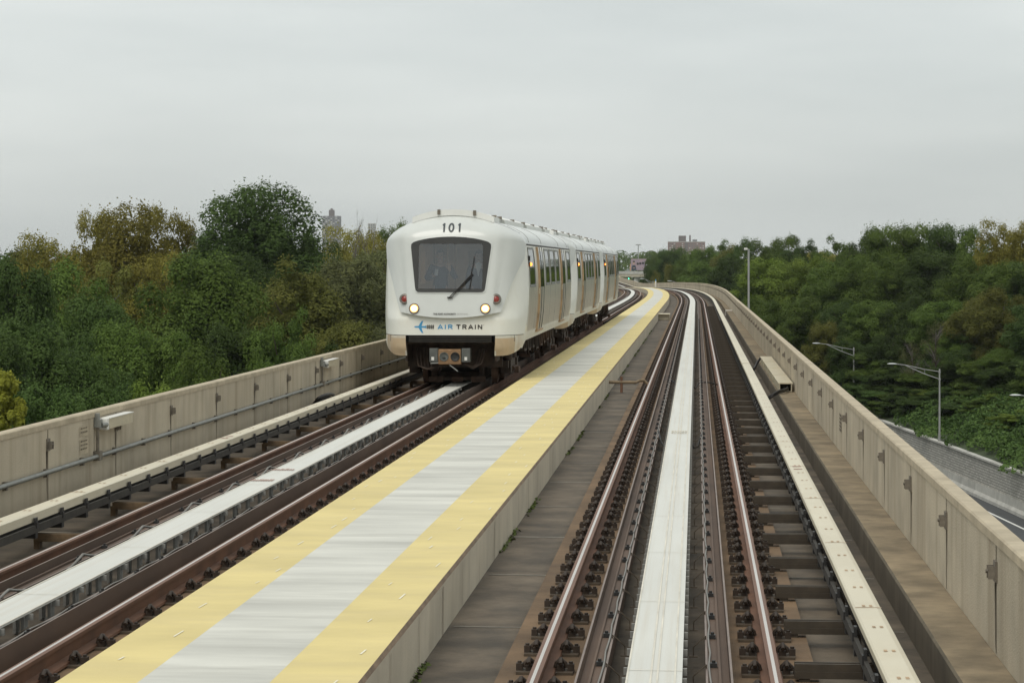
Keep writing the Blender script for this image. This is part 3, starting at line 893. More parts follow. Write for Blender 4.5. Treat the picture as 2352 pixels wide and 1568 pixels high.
def ztop(x):
    x = abs(x)
    for (a, u), (b, v) in zip(WTAB[7:], WTAB[8:]):
        if x >= v: return a + (b - a) * (u - min(x, u)) / max(1e-6, u - v)
    return 3.6


def sst(a, b, x):
    t = min(1, max(0, (x - a) / (b - a))); return t * t * (3 - 2 * t)


def Fy(x, z):
    y = 0.2 * max(0.0, z - 1.5) + 1.35 * (abs(x) / 1.53) ** 6.5
    if z > 3.05:
        zt = ztop(x)
        if zt > 3.06: y += .38 * min(1.0, (z - 3.05) / (zt - 3.05)) ** 2.6
    return y


def hw(z):
    for (a, u), (b, v) in zip([(1.40, .98), (1.585, 1.05), (2.22, 1.265), (2.68, 1.435), (3.0, 1.455)], [(1.585, 1.05), (2.22, 1.265), (2.68, 1.435), (3.0, 1.455), (9, 1.455)]):
        if z <= b: return u + (v - u) * max(0, z - a) / (b - a)
    return 1.455


def gridmesh(P, keep=None, mi=0, smooth=True):
    """P[i][j] points -> MB faces"""
    B = MB(); R, C = len(P), len(P[0])
    vs = [p for row in P for p in row]
    fs = [(i * C + j, i * C + j + 1, (i + 1) * C + j + 1, (i + 1) * C + j) for i in range(R - 1) for j in range(C - 1) if keep is None or keep(i, j)]
    B.add(vs, fs, mi, smooth)
    return B


def Fs(x, z):
    """the shield's surface: the nose, with a stepped crease towards its wings"""
    xc = .90 + .17 * (z - 1.5) / 1.7
    return Fy(x, z) - .105 + .052 * sst(xc - .05, xc + .02, abs(x)) * (1 - .7 * sst(3.0, 3.35, z))


GX, GZ0, GZ1 = .665, 2.06, 2.99        # the see-through pane


def nose(root, suffix_hole=True, flip=False):
    fl = (lambda p: (p[0], CL - p[1], p[2])) if flip else (lambda p: p)
    # lower nose and cheeks
    cols = [-1 + i * .025 for i in range(81)]
    zr = [1.10, 1.13, 1.2, 1.3, 1.4, 1.46, 1.55, 1.7, 1.85, 2.0, 2.15, 2.3, 2.45, 2.6, 2.7, 2.8, 2.9, 3.0]
    P = [[fl((u * Wz(z), Fy(u * Wz(z), z) + .06 * sst(1.42, 1.6, z) * (1 - sst(1.30, 1.45, abs(u * Wz(z)))), z)) for u in cols] for z in zr]
    B = gridmesh(P, lambda i, j: not (1.95 < zr[i] < 3.1 and abs(cols[j]) < .6) and not (zr[i] > 1.7 and abs(cols[j]) < .52))
    B.build('nose', M['body_white'], root, recalc=False)
    # shield
    uu = [-1, -.97, -.94, -.90, -.86, -.82, -.78, -.74, -.70, -.66, -.62, -.58, -.55, -.5]
    cols = uu + [-.5 + i * .1 for i in range(1, 10)] + [-u for u in reversed(uu)]
    def xu(u, z):
        h = hw(z)
        if abs(u) <= .5: return u / .5 * GX
        return math.copysign(GX + (abs(u) - .5) / .5 * (h - GX), u)
    base = [1.40, 1.55, 1.66, 1.78, 1.9, GZ0, 2.2, 2.36, 2.52, 2.68, 2.84, GZ1]
    P = []
    for k, z in enumerate(base):
        row = []
        for u in cols:
            zz = z
            x = xu(u, max(z, 1.5))
            if k < 4:
                zb = 1.455 + .13 * (x / 1.05) ** 2
                zz = zb + (base[4] - zb) * k / 4.0
                x = xu(u, max(zz, 1.5))
            row.append((x, Fs(x, zz), zz))
        P.append(row)
    for f in (.12, .28, .45, .62, .76, .87, .94, .98, 1.0):
        row = []
        for u in cols:
            x = xu(u, 3.0); zz = GZ1 + f * (max(ztop(x) - .004, GZ1) - GZ1)
            row.append((x, Fs(x, zz), zz))
        P.append(row)
    r0 = base.index(GZ0); r1 = base.index(GZ1)
    nb = len(cols)
    keep = (lambda i, j: not (r0 <= i < r1 and abs(cols[j] + cols[j + 1]) / 2 < .5)) if suffix_hole else None
    P = [[(p[0] * (1 + .022 * sst(.8, 1.25, abs(p[0])) * sst(2.2, 2.9, p[2]) * (1 - sst(3.1, 3.3, p[2]))), p[1], p[2]) for p in row] for row in P]
    PP = [[fl(p) for p in row] for row in P]
    B = gridmesh(PP, keep)
    # rim of the shield, turned back to the body
    rim = [P[0][j] for j in range(nb)] + [P[i][-1] for i in range(1, len(P))] + [P[-1][j] for j in range(nb - 2, -1, -1)] + [P[i][0] for i in range(len(P) - 2, 0, -1)]
    back = [(p[0] * .985, p[1] + .14, p[2]) for p in rim]
    n = len(rim)
    B.add([fl(p) for p in rim + back], [(i, (i + 1) % n, n + (i + 1) % n, n + i) for i in range(n)])
    B.build('shield', M['body_grey'], root, recalc=False)


def smoothpoly(pts, r=.06, k=5):
    """round the corners of a closed 2D polygon"""
    out = []; n = len(pts)
    for i in range(n):
        p, a, b = Vector(pts[i]), Vector(pts[i - 1]), Vector(pts[(i + 1) % n])
        da, db = (a - p), (b - p); ra = min(r, da.length * .45); rb = min(r, db.length * .45)
        s, e = p + da.normalized() * ra, p + db.normalized() * rb
        for j in range(k + 1):
            t = j / k; out.append(tuple(s * (1 - t) ** 2 + p * 2 * t * (1 - t) + e * t ** 2))
    return out


def sidepatch(B, sg, y0, y1, z0, z1, off, thick, mi=0, nz=8):
    """a panel following the curved side of the car, standing off it"""
    zs = [z0 + (z1 - z0) * i / nz for i in range(nz + 1)]
    o = [[(sg * (Wz(z) + off), y, z) for z in zs] for y in (y0, y1)]
    i_ = [[(sg * (Wz(z) + off - thick), y, z) for z in zs] for y in (y0, y1)]
    n = nz + 1
    vs = o[0] + o[1] + i_[0] + i_[1]
    fs = [(k, k + 1, n + k + 1, n + k) for k in range(nz)] + [(k, k + 1, 2 * n + k + 1, 2 * n + k) for k in range(nz)] + [(n + k, n + k + 1, 3 * n + k + 1, 3 * n + k) for k in range(nz)]
    fs += [(0, n, 3 * n, 2 * n), (nz, n + nz, 3 * n + nz, 2 * n + nz)]
    B.add(vs, fs, mi, False)


def front_poly(pts2, off, B, mi=0, hole=None):
    n = len(pts2)
    if hole is None:
        c = (sum(p[0] for p in pts2) / n, sum(p[1] for p in pts2) / n)
        vs = [(p[0], Fs(*p) - off, p[1]) for p in pts2] + [(c[0], Fs(*c) - off, c[1])]
        B.add(vs, [(i, (i + 1) % n, n) for i in range(n)], mi)


def text_mesh(s, x0, x1, z0, z1, mat_, name, root, bold=.0, off=.006, surf=Fs, spacing=1.0):
    cu = bpy.data.curves.new("txt", 'FONT'); cu.body = s; cu.size = 1.0; cu.offset = bold; cu.space_character = spacing
    cu.resolution_u = 4
    ob = bpy.data.objects.new("txt", cu); COL.objects.link(ob)
    bpy.context.view_layer.update()
    dg = bpy.context.evaluated_depsgraph_get()
    me = bpy.data.meshes.new_from_object(ob.evaluated_get(dg))
    COL.objects.unlink(ob); bpy.data.objects.remove(ob)
    xs = [v.co.x for v in me.vertices]; ys = [v.co.y for v in me.vertices]
    ax, bx, ay, by = min(xs), max(xs), min(ys), max(ys)
    bm = bmesh.new(); bm.from_mesh(me)
    for k in range(1, 8):
        bmesh.ops.bisect_plane(bm, geom=bm.verts[:] + bm.edges[:] + bm.faces[:], plane_co=(0, ay + (by - ay) * k / 8, 0), plane_no=(0, 1, 0))
    for k in range(1, 16):
        bmesh.ops.bisect_plane(bm, geom=bm.verts[:] + bm.edges[:] + bm.faces[:], plane_co=(ax + (bx - ax) * k / 16, 0, 0), plane_no=(1, 0, 0))
    bm.to_mesh(me); bm.free()
    for v in me.vertices:
        x = x0 + (v.co.x - ax) / (bx - ax) * (x1 - x0); z = z0 + (v.co.y - ay) / (by - ay) * (z1 - z0)
        v.co = (x, surf(x, z) - off, z)
    me.materials.clear(); me.materials.append(mat_)
    return mk(name, me, root)


def build_car(root):
    # shell: steel sides, white roof
    outline = []
    zz = [.93, 1.02, 1.10, 1.13, 1.3, 1.5, 1.7, 1.9, 2.1, 2.3, 2.5, 2.7, 2.85, 3.0]
    right = [(Wz(z), z) for z in zz]
    roof = [(Wz(z), z) for z in (3.03, 3.06, 3.12, 3.17, 3.22, 3.27, 3.32, 3.37, 3.42, 3.46, 3.5, 3.53, 3.56, 3.575, 3.59)]
    pts = right + roof + [(0, 3.6)] + [(-x, z) for x, z in reversed(roof)] + [(-x, z) for x, z in reversed(right)]
    def ring(f):
        out = []
        for x, z in pts:
            yb = Fy(x, max(z, 1.13))
            if f == 0: y = yb
            elif f == 1: y = 1.6
            elif f == 2: y = CL - 1.6
            else: y = CL - yb
            out.append((x, y, z))
        return out
    rg = [ring(k) for k in range(4)]
    n = len(pts)
    B = MB(); vs = [p for r in rg for p in r]
    for i in range(3):
        for k in range(n - 1):
            z = (pts[k][1] + pts[k + 1][1]) / 2
            mi = 1 if z > 3.0 else (0 if (i == 1 and z > 1.13) else (2 if i != 1 else 3))
            B.f.append((i * n + k, i * n + k + 1, (i + 1) * n + k + 1, (i + 1) * n + k)); B.m.append(mi); B.s.append(True)
    B.v = vs
    B.build('shell', [M['steel'], M['roof_white'], M['body_white'], M['sill_white']], root, recalc=False)
    B = MB()
    B.box(-1.39, 1.39, 1.5, CL - 1.5, .94, 1.10); B.box(-1.3, 1.3, .45, 1.5, .96, 1.10); B.box(-1.3, 1.3, CL - 1.5, CL - .45, .96, 1.10)
    B.build('floor', M['interior_dark'], root)
    nose(root)
    nose(root, False, True)
    # cabin lining and end wall
    B = MB()
    B.box(-1.36, 1.36, 9.0, 9.1, 1.10, 3.05)
    for sg in (-1, 1):
        B.box(sg * 1.37 - .01, sg * 1.37 + .01, 1.5, 9.0, 1.10, 3.05)
        for y in (2.6, 5.2, 7.0): B.tube([(sg * .62, y, 1.1), (sg * .62, y, 3.05)], .02, 6, 1)
        B.box(sg * 1.12 - .22, sg * 1.12 + .22, 4.6, 6.2, 1.45, 1.52, 1)
        for y in (3.0, 4.4, 6.2): B.box(sg * 1.355 - .005, sg * 1.355 + .005, y, y + .9, 2.1, 2.85, 2)
    B.box(-.5, .5, 8.98, 9.0, 1.1, 2.9, 1)
    B.box(-1.36, 1.36, 1.3, 9.0, 3.05, 3.08)
    B.build('cabin', [M['interior'], M['galv'], M['body_white']], root)
    B = MB(); B.box(.46, .60, 3.0, 8.2, 3.02, 3.045); B.build('cabin_lamp', M['cabin_lamp'], root)
    # windshield
    top = [(-.845, 2.995), (-.72, 3.045), (-.5, 3.095), (-.25, 3.125), (0, 3.135), (.25, 3.125), (.5, 3.095), (.72, 3.045), (.845, 2.995)]
    outer = smoothpoly(top + [(.715, 1.985), (-.715, 1.985)], .07)
    def reray(poly, n=96):
        c = Vector((0, 2.5)); res = []
        for k in range(n):
            a = 2 * math.pi * k / n; d = Vector((math.cos(a), math.sin(a)))
            best = None
            for i in range(len(poly)):
                p, q = Vector(poly[i]), Vector(poly[(i + 1) % len(poly)]); e = q - p
                den = d.x * e.y - d.y * e.x
                if abs(den) < 1e-9: continue
                w = p - c
                t = (w.x * e.y - w.y * e.x) / den; u = (w.x * d.y - w.y * d.x) / den
                if t > 0 and -1e-6 <= u <= 1 + 1e-6: best = t if best is None else max(best, t)
            res.append(c + d * best)
        return res
    inner = [(-GX, GZ0), (GX, GZ0), (GX, GZ1), (-GX, GZ1)]
    grow = [(p[0] * 1.03, 2.55 + (p[1] - 2.55) * 1.035) for p in outer]
    ro, ri, rg_ = reray(outer), reray(inner), reray(grow)
    B = MB(); n = len(ro)
    vs = [(p.x, Fs(p.x, p.y) - .020, p.y) for p in ro] + [(p.x, Fs(p.x, p.y) - .018, p.y) for p in ri] + [(p.x, Fs(p.x, p.y) + .03, p.y) for p in ri] + [(p.x, Fs(p.x, p.y) + .01, p.y) for p in ro]
    for k in range(n):
        k2 = (k + 1) % n
        B.f += [(k, k2, n + k2, n + k), (n + k, n + k2, 2 * n + k2, 2 * n + k), (k, k2, 3 * n + k2, 3 * n + k)]; B.m += [0] * 3; B.s += [False] * 3
    B.v = vs
    ms = B.build('windshield', M['mask'], root, recalc=False)
    B = MB(); vs = [(p.x, Fs(p.x, p.y) - .012, p.y) for p in rg_] + [(p.x, Fs(p.x, p.y) - .014, p.y) for p in ro] + [(p.x, Fs(p.x, p.y) + .02, p.y) for p in rg_]
    B.v = vs
    for k in range(n):
        k2 = (k + 1) % n; B.f += [(k, k2, n + k2, n + k), (k, k2, 2 * n + k2, 2 * n + k)]; B.m += [0, 0]; B.s += [False] * 2
    B.build('surround', M['body_grey'], ms, recalc=False)
    P = [[(x, Fs(x, z) - .008, z) for x in [-GX + GX * 2 * i / 10 for i in range(11)]] for z in [GZ0 + (GZ1 - GZ0) * j / 8 for j in range(9)]]
    gridmesh(P).build('pane', M['windshield'], ms, recalc=False)
    # lamps
    for sg in (-1, 1):
        for (x, z, r, nm) in ((.737 * sg, 1.65, .108, 'headlight'), (.95 * sg, 1.846, .108, 'marker_light')):
            y = Fs(x, z)
            nx = (Fs(x + .03, z) - Fs(x - .03, z)) / .06; nz = (Fs(x, z + .03) - Fs(x, z - .03)) / .06
            nrm = Vector((nx * .15, -1, nz)).normalized(); y -= .035 if nm == 'marker_light' else .012
            Mx = Matrix.Translation((x, y, z)) @ nrm.to_track_quat('Z', 'Y').to_matrix().to_4x4()
            B = MB(); B.lathe([(r, -.05), (r, .018), (r * .94, .028), (r * .84, .028), (r * .76, .008), (r * .70, .008)] if nm == 'headlight' else [(r, -.05), (r, .016), (r * .9, .024), (r * .78, .012), (r * .70, .022), (r * .62, .022), (r * .60, .006)], Mx, 24)
            h = B.build(nm, M['chrome'], root, recalc=False)
            B = MB(); rr_ = r * (.78 if nm == 'headlight' else .60)
            B.lathe([(rr_, .009), (rr_ * .66, .017)], Mx, 20, 1)
            B.lathe([(rr_ * .66, .017), (rr_ * .45, .023), (rr_ * .1, .025)], Mx, 20, 0)
            B.build('lens', [M['headlamp'], M['headlamp_rim']] if nm == 'headlight' else [M['red_lens'], M['red_lens']], h, recalc=False)
    # wiper
    B = MB()
    def fp(x, z, off): return (x, Fs(x, z) - off, z)
    B.tube([fp(-.005, 1.885, .04), fp(.20, 2.09, .055), fp(.46, 2.375, .05)], .011, 6)
    B.tube([fp(.03, 1.88, .04), fp(.23, 2.08, .055), fp(.48, 2.35, .05)], .009, 6)
    B.tube([fp(.435, 2.37, .045), fp(.475, 2.55, .035), fp(.495, 2.72, .03)], .010, 6)
    B.tube([fp(.455, 2.37, .04), fp(.43, 2.2, .035), fp(.405, 2.06, .03)], .011, 6)
    B.box(-.05, .05, Fs(0, 1.88) - .05, Fs(0, 1.88), 1.865, 1.89)
    B.build('wiper', M['rubber'], root)
    # anticlimber, valances, end opening
    B = MB()
    for k in range(4):
        z = .955 + k * .033
        P = [[(x, Fy(x, 1.2) - (.03 if j in (1, 2) else -.1), z + (0, .004, .018, .022)[j]) for x in [-.855 + 1.71 * i / 16 for i in range(17)]] for j in range(4)]
        g = gridmesh(P, None, 0, False); B.add(g.v, g.f, 0)
    B.box(-.855, .855, .06, .3, .95, 1.09)
    B.build('anticlimber', M['dark_steel'], root)
    for sg in (-1, 1):
        xs = [.93 + (1.462 - .93) * i / 18 for i in range(19)]
        P = []
        for j in range(9):
            row = []
            for x in xs:
                f = max(0.0, (x - 1.10) / .37)
                zb = .672 + .29 * (1 - math.sqrt(max(0, 1 - min(f, 1) ** 2)))
                z = 1.088 + (zb - 1.088) * j / 8
                row.append((sg * x * (1 - .02 * sst(1.0, .7, z)), Fy(x, 1.2) + .07 * sst(.85, .67, z) , z))
            P.append(row)
        B = gridmesh(P, None, 0, True)
        P2 = [[(p[0] * (1 if i else 1), p[1] + .05, p[2]) for i, p in enumerate(r)] for r in P]
        g = gridmesh(P2, None, 0, True); B.add(g.v, g.f, 0, True)
        b0 = [r[0] for r in P] + [p for p in P[-1][1:]] + [r[-1] for r in reversed(P[:-1])]
        b1 = [r[0] for r in P2] + [p for p in P2[-1][1:]] + [r[-1] for r in reversed(P2[:-1])]
        n = len(b0); B.add(b0 + b1, [(i, i + 1, n + i + 1, n + i) for i in range(n - 1)], 0)
        # return along the side of the car
        q = [[(sg * Wz(z) * .985, y, z) for y in (1.0, 1.4, 1.9, 2.3)] for z in (1.09, .95)]
        q.append([(sg * 1.40, 1.0, .80), (sg * 1.40, 1.25, .80), (sg * 1.40, 1.7, .88), (sg * 1.40, 2.2, .93)])
        g = gridmesh(q, None, 0, False); B.add(g.v, g.f, 0)
        vo = B.build('valance', [M['rust_stain'], M['valance_tan']], root)
        for p in vo.data.polygons:
            c = p.center
            if .93 < abs(c.x) < 1.30 and c.z < 1.03: p.material_index = 1
    B = MB(); B.box(-1.0, 1.0, 1.0, 1.05, .40, 1.0); B.box(-1.0, 1.0, .30, 1.0, .90, .955)
    for sg in (-1, 1): B.box(sg * .93 - .02, sg * .93 + .02, .22, 1.0, .55, .95)
    B.build('end_frame', M['under'], root)
    # coupler
    B = MB()
    y = -.10
    B.box(-.235, .18 + .055, y, y + .3, .50, .815)
    cp = B.build('coupler', M['coupler'], root, bevel=.02)
    B = MB()
    for x, dp in ((-.115, .02), (.115, -.05)):
        Mx = Matrix.Translation((x, y, .66)) @ Vector((0, -1, 0)).to_track_quat('Z', 'Y').to_matrix().to_4x4()
        B.lathe([(.095, -.02), (.095, .012), (.083, .012), (.08, .004), (.03, .002)], Mx, 20, 0 if x < 0 else 1)
        if x < 0: B.box(-.145, -.085, y - .03, y - .003, .63, .65, 1)
    B.build('socket', [M['coupler_box'], M['rubber']], cp)
    B = MB()
    for a, b in ((-.42, -.245), (.245, .42)): B.box(a, b, y + .02, y + .3, .55, .83)
    B.build('side_box', M['coupler_box'], cp, bevel=.012)
    B = MB()
    for c in (-.35, .335): B.box(c - .028, c + .028, y + .01, y + .019, .585, .655)
    B.build('tag', M['white_plastic'], cp)
    B = MB()
    B.tube([(0, .2, .66), (0, 1.2, .62)], .09, 10)
    B.tube([(0, -.08, .49), (.12, -.1, .40), (.17, -.1, .36)], .014, 6, 1)
    B.tube([(-.40, -.05, .52), (-.22, -.06, .53)], .018, 6, 1)
    for k in range(5):
        x0 = -.75 + .07 * k
        B.tube([(x0, .5, .82), (x0 + .05, .35, .45 - .02 * k), (x0 + .25, .2, .38), (-.18, .15, .50)], .018, 6, 0)
    for k in range(3):
        B.tube([(.70 - .06 * k, .5, .8), (.62 - .05 * k, .3, .5), (.45, .2, .40 + .02 * k), (.2, .15, .55)], .016, 6, 0)
    B.build('drawbar', [M['under'], M['galv']], cp)
    # bogies
    for yb in (3.1, CL - 3.1):
        B = MB()
        B.box(-.55, .55, yb - .35, yb + .35, .42, .72)
        for sg in (-1, 1):
            B.box(sg * .98 - .07, sg * .98 + .07, yb - 1.25, yb + 1.25, .34, .50)
            for d in (-.85, .85):
                B.box(sg * .98 - .11, sg * .98 + .11, yb + d - .17, yb + d + .17, .22, .50)
                B.tube([(sg * .98, yb + d * .7, .5), (sg * .98, yb + d * .7, .78)], .11, 10)
            B.tube([(sg * 1.08, yb - .4, .30), (sg * 1.08, yb + .5, .30)], .05, 8, 1)
            B.box(sg * 1.15 - .05, sg * 1.15 + .05, yb - .25, yb + .25, .2, .33, 1)
        B.box(-.5, .5, yb - 1.1, yb + 1.1, .12, .26)
        B.box(-.60, .60, yb - 1.62, yb - 1.52, .10, .16); B.box(-.60, -.30, yb - 1.66, yb - 1.58, .06, .18, 1); B.box(.30, .60, yb - 1.66, yb - 1.58, .06, .18, 1); B.box(-.12, .12, yb - 1.66, yb - 1.58, .07, .17, 1)
        for sg in (-1, 1): B.box(sg * .5 - .04, sg * .5 + .04, yb - 1.56, yb - .3, .14, .5)
        bg = B.build('bogie', [M['under'], M['under_rust']], root)
        for d in (-.85, .85):
            for sg in (-1, 1):
                Mx = Matrix.Translation((sg * .75, yb + d, .295)) @ Matrix.Rotation(math.pi / 2, 4, 'Y')
                B = MB(); B.lathe([(.10, -.075), (.24, -.06), (.295, -.05), (.295, .05), (.32, .06), (.32, .07), (.24, .07), (.1, .085)] if sg < 0 else [(.1, -.085), (.24, -.07), (.32, -.07), (.32, -.06), (.295, -.05), (.295, .05), (.24, .06), (.10, .075)], Mx, 28)
                B.build('wheel', M['under_rust'], bg, recalc=False)
    # equipment under the floor
    rnd = random.Random(6)
    y = 5.2
    while y < CL - 5.6:
        w = rnd.uniform(.6, 1.5)
        B = MB(); h = rnd.uniform(.36, .62); B.box(-1.15, 1.15, y, y + w, h, .94)
        for k in range(4): B.box(1.15, 1.17, y + .08 + k * w / 4.6, y + .08 + k * w / 4.6 + .05, h + .06, .86)
        B.tube([(1.2, y + .1, .9), (1.22, y + .12, .5), (1.15, y + .2, h)], .02, 6)
        B.build('equipment_box', M['under'] if rnd.random() < .7 else M['under_rust'], root); y += w + rnd.uniform(.1, .5)
    # sides
    for sg in (-1, 1):
        B = MB(); sidepatch(B, sg, 1.62, CL - 1.62, 2.965, 2.995, .02, .03, 0, 2)
        B.build('gutter', M['rubber'], root)
        for (a, b) in ((1.7, 3.4), (6.95, 8.45), (8.85, 10.55), (10.95, 12.45), (CL - 3.4, CL - 1.7)):
            B = MB()
            for (p, q, r, s) in ((a, a + .06, 2.07, 2.93), (b - .06, b, 2.07, 2.93), (a + .06, b - .06, 2.07, 2.13), (a + .06, b - .06, 2.88, 2.93)): sidepatch(B, sg, p, q, r, s, .014, .02, 0, 3)
            w = B.build('window', M['galv'], root)
            B = MB(); sidepatch(B, sg, a + .06, b - .06, 2.13, 2.88, .005, .012, 0, 4); B.build('pane', M['sidepane'], w)
        for dc in (5.35, CL - 5.35):
            for k in (-1, 1):
                a, b = (dc - .78, dc - .01) if k < 0 else (dc + .01, dc + .78)
                B = MB(); sidepatch(B, sg, a, b, 1.10, 2.95, .012, .02, 0, 10)
                dr = B.build('door', M['steel'], root)
                B = MB(); sidepatch(B, sg, a + .10, b - .10, 2.05, 2.86, .019, .01, 0, 4); B.build('pane', M['sidepane'], dr)
            for y in (dc - .90,):
                B = MB(); sidepatch(B, sg, y, y + .05, 1.07, 2.95, .045, .05, 0, 10); B.build('door_trim', M['trim'], root)
            for y in (dc - .845, dc - .012, dc + .785):
                B = MB(); sidepatch(B, sg, y, y + .032, 1.10, 2.95, .021, .02, 0, 10); B.build('door_seal', M['rubber'], root)
            B = MB(); sidepatch(B, sg, dc - .9, dc + .9, 1.045, 1.085, .06, .07, 0, 1); B.build('door_sill', M['trim'], root)
            B = MB(); B.tube([(sg * (Wz(1.9) + .03), dc - 1.05, 1.90), (sg * (Wz(2.02) + .03), dc - 1.05, 2.03)], .02, 6); B.build('handle', M['cream_box'], root)
        for y in (3.6, 8.65, 10.75, CL - 3.6):
            B = MB(); sidepatch(B, sg, y, y + .012, 1.14, 2.95, .003, .006, 0, 8); B.build('panel_joint', M['ink_grey'], root)
        if sg < 0: continue
        z = 2.56; x = sg * (Wz(z) + .0)
        B = MB(); Mx = Matrix.Translation((x, 1.66, z)) @ Vector((sg, 0, 0)).to_track_quat('Z', 'Y').to_matrix().to_4x4()
        B.lathe([(.055, -.02), (.055, .03), (.04, .035)], Mx, 14); B.box(x - .01, x + sg * .02 + .01, 1.62, 1.70, z + .07, z + .18)
        l = B.build('side_lamp', M['rubber'], root)
        B = MB(); B.lathe([(.042, .02), (.042, .05), (.028, .07), (.005, .076)], Mx, 14); B.build('lens', M['amber'], l)
    # roof fairing: white sections with grey ends
    def arch(y0, y1, mi, B, wid=.86, lift=.11):
        xs = [-wid + 2 * wid * i / 16 for i in range(17)]
        top_ = [(x, ztop(x) + lift * (1 - .12 * (abs(x) / wid) ** 4)) for x in xs]; bot = [(x, ztop(x) - .02) for x in reversed(xs)]
        pr = top_ + bot; n = len(pr)
        B.add([(x, y, z) for y in (y0, y1) for x, z in pr], [(k, (k + 1) % n, n + (k + 1) % n, n + k) for k in range(n)] + [tuple(range(n)), tuple(range(n, 2 * n))], mi)
    for (a, b, mi) in ((.62, 1.9, 0), (1.9, 3.3, 1), (3.3, 8.8, 0), (8.85, 9.9, 1), (9.9, 15.4, 0), (15.4, 16.8, 1), (16.8, CL - .62, 0)):
        B = MB(); arch(a, b, 0, B, .86 if mi == 0 else .85, .11 if mi == 0 else .095)
        for y in ((a + b) / 2,):
            for sg in (-1, 1): B.box(sg * .80 - .05, sg * .80 + .05, y - .05, y + .05, ztop(.8) + .02, ztop(.8) + .13, 1)
        if a < 1:
            for x in (-.30, .45): B.box(x - .03, x + .03, a - .03, a + .05, ztop(x) + .02, ztop(x) + .125, 1)
        B.build('roof_fairing', [M['fairing'] if mi == 0 else M['fairing_grey'], M['bracket']], root)
    B = MB()
    for y in (2.4, 6.4, 13.0, 17.0):
        for sg in (-1, 1):
            pts_ = [(sg * (Wz(z) + .003), y + .02 * math.sin(z * 9), z) for z in (3.03, 3.12, 3.22, 3.32, 3.40)]
            B.tube(pts_, .006, 4)
    B.build('roof_seam', M['ink_grey'], root)


car = empty('train_car', (XL - .0, 47.35, 0))
tag(car, 'white lead train car numbered 101 with lit headlights and two men behind its windshield', 'train car', 'the three coupled cars of the train')
build_car(car)
rear_cars = []
for k, lab in ((1, 'middle car of the white train, coupled between the numbered car and the last one'), (2, 'last car of the white train, farthest from the camera at the curve')):
    c = copy_tree(car); c.location = (XL, 47.35 + 20.0 * k, 0); c["label"] = lab; c["category"] = 'train car'
# lettering on the lead car
GLY = {'A': [[(0, 0), (.5, 1), (1, 0)], [(.22, .30), (.78, .30)]], 'I': [[(.5, 0), (.5, 1)]], 'R': [[(.1, 0), (.1, 1)], [(.1, .93), (.55, .93), (.80, .86), (.86, .73), (.80, .58), (.55, .50), (.1, .50)], [(.5, .5), (.9, 0)]],
       'T': [[(.5, 0), (.5, 1)], [(.02, .92), (.98, .92)]], 'N': [[(.1, 0), (.1, 1)], [(.1, 1), (.9, 0)], [(.9, 0), (.9, 1)]],
       '1': [[(.62, 0), (.62, 1)], [(.62, .97), (.5, .84), (.28, .76)]], '0': [[(.5 + .36 * math.cos(2 * math.pi * k / 20), .5 + .435 * math.sin(2 * math.pi * k / 20)) for k in range(21)]]}


def letters(word, x0, x1, z0, z1, wds, stroke, mat_, name, root, surf, off):
    """bold letters drawn as strokes lying on the curved front"""
    B = MB(); tot = sum(wds.get(c, 1) for c in word) + .42 * (len(word) - 1); u = (x1 - x0) / tot; x = x0; lay = 0
    for c in word:
        w = wds.get(c, 1) * u
        for pl in GLY[c]:
            pl = [Vector((x + p[0] * w, z0 + p[1] * (z1 - z0))) for p in pl]
            fine = []
            for p, q in zip(pl, pl[1:]):
                n = max(1, int((q - p).length / .03)); fine += [p.lerp(q, i / n) for i in range(n)]
            fine.append(pl[-1]); lay += 1
            L_, R_ = [], []
            for i, p in enumerate(fine):
                d = (fine[min(i + 1, len(fine) - 1)] - fine[max(i - 1, 0)])
                if len(pl) > 10 and i in (0, len(fine) - 1): d = fine[1] - fine[-2]
                d.normalize(); nn = Vector((-d.y, d.x)) * stroke / 2
                L_.append(p + nn); R_.append(p - nn)
            o = off + .0005 * (lay % 3)
            vs = [(p.x, surf(p.x, p.y) - o, p.y) for p in L_ + R_]; n = len(fine)
            B.add(vs, [(i, i + 1, n + i + 1, n + i) for i in range(n - 1)], 0)
        x += w + .42 * u
    return B.build(name, mat_, root, recalc=False)


letters('101', -.215, .205, 3.232, 3.415, {'1': .78}, .036, M['ink_num'], 'fleet_number', car, Fs, .007)
letters('AIR', -.250, .056, 1.226, 1.316, {'I': .3}, .021, M['blue'], 'logo_lettering', car, Fy, .007)
letters('TRAIN', .13, .665, 1.226, 1.316, {'I': .3}, .021, M['ink'], 'logo_lettering', car, Fy, .007)
text_mesh('TM', .675, .705, 1.303, 1.316, M['ink_grey'], 'trademark', car, bold=.02, surf=Fy)
text_mesh('THE PORT AUTHORITY', -.337, .135, 1.520, 1.556, M['ink'], 'owner_lettering', car, bold=.03, off=.012)
text_mesh('OF NY & NJ', .155, .372, 1.520, 1.556, M['ink_grey'], 'owner_lettering', car, bold=.0, off=.012)
B = MB()
def fpl(pts, mi=0, off=.006):
    n = len(pts); vs = [(x, Fy(x, z) - off, z) for x, z in pts]
    B.add(vs, [tuple(range(n))], mi)
zc = 1.27
body = [(-.745, zc), (-.735, zc + .012), (-.70, zc + .016), (-.53, zc + .016), (-.497, zc + .030), (-.497, zc - .030), (-.53, zc - .016), (-.70, zc - .016), (-.735, zc - .012)]
fpl(body)
for sg in (1, -1): fpl([(-.655, zc + sg * .0165), (-.615, zc + sg * .085), (-.585, zc + sg * .122), (-.552, zc + sg * .125), (-.562, zc + sg * .105), (-.58, zc + sg * .06), (-.59, zc + sg * .0165)])
o = B.build('plane_emblem', M['blue'], car); 
B = MB()
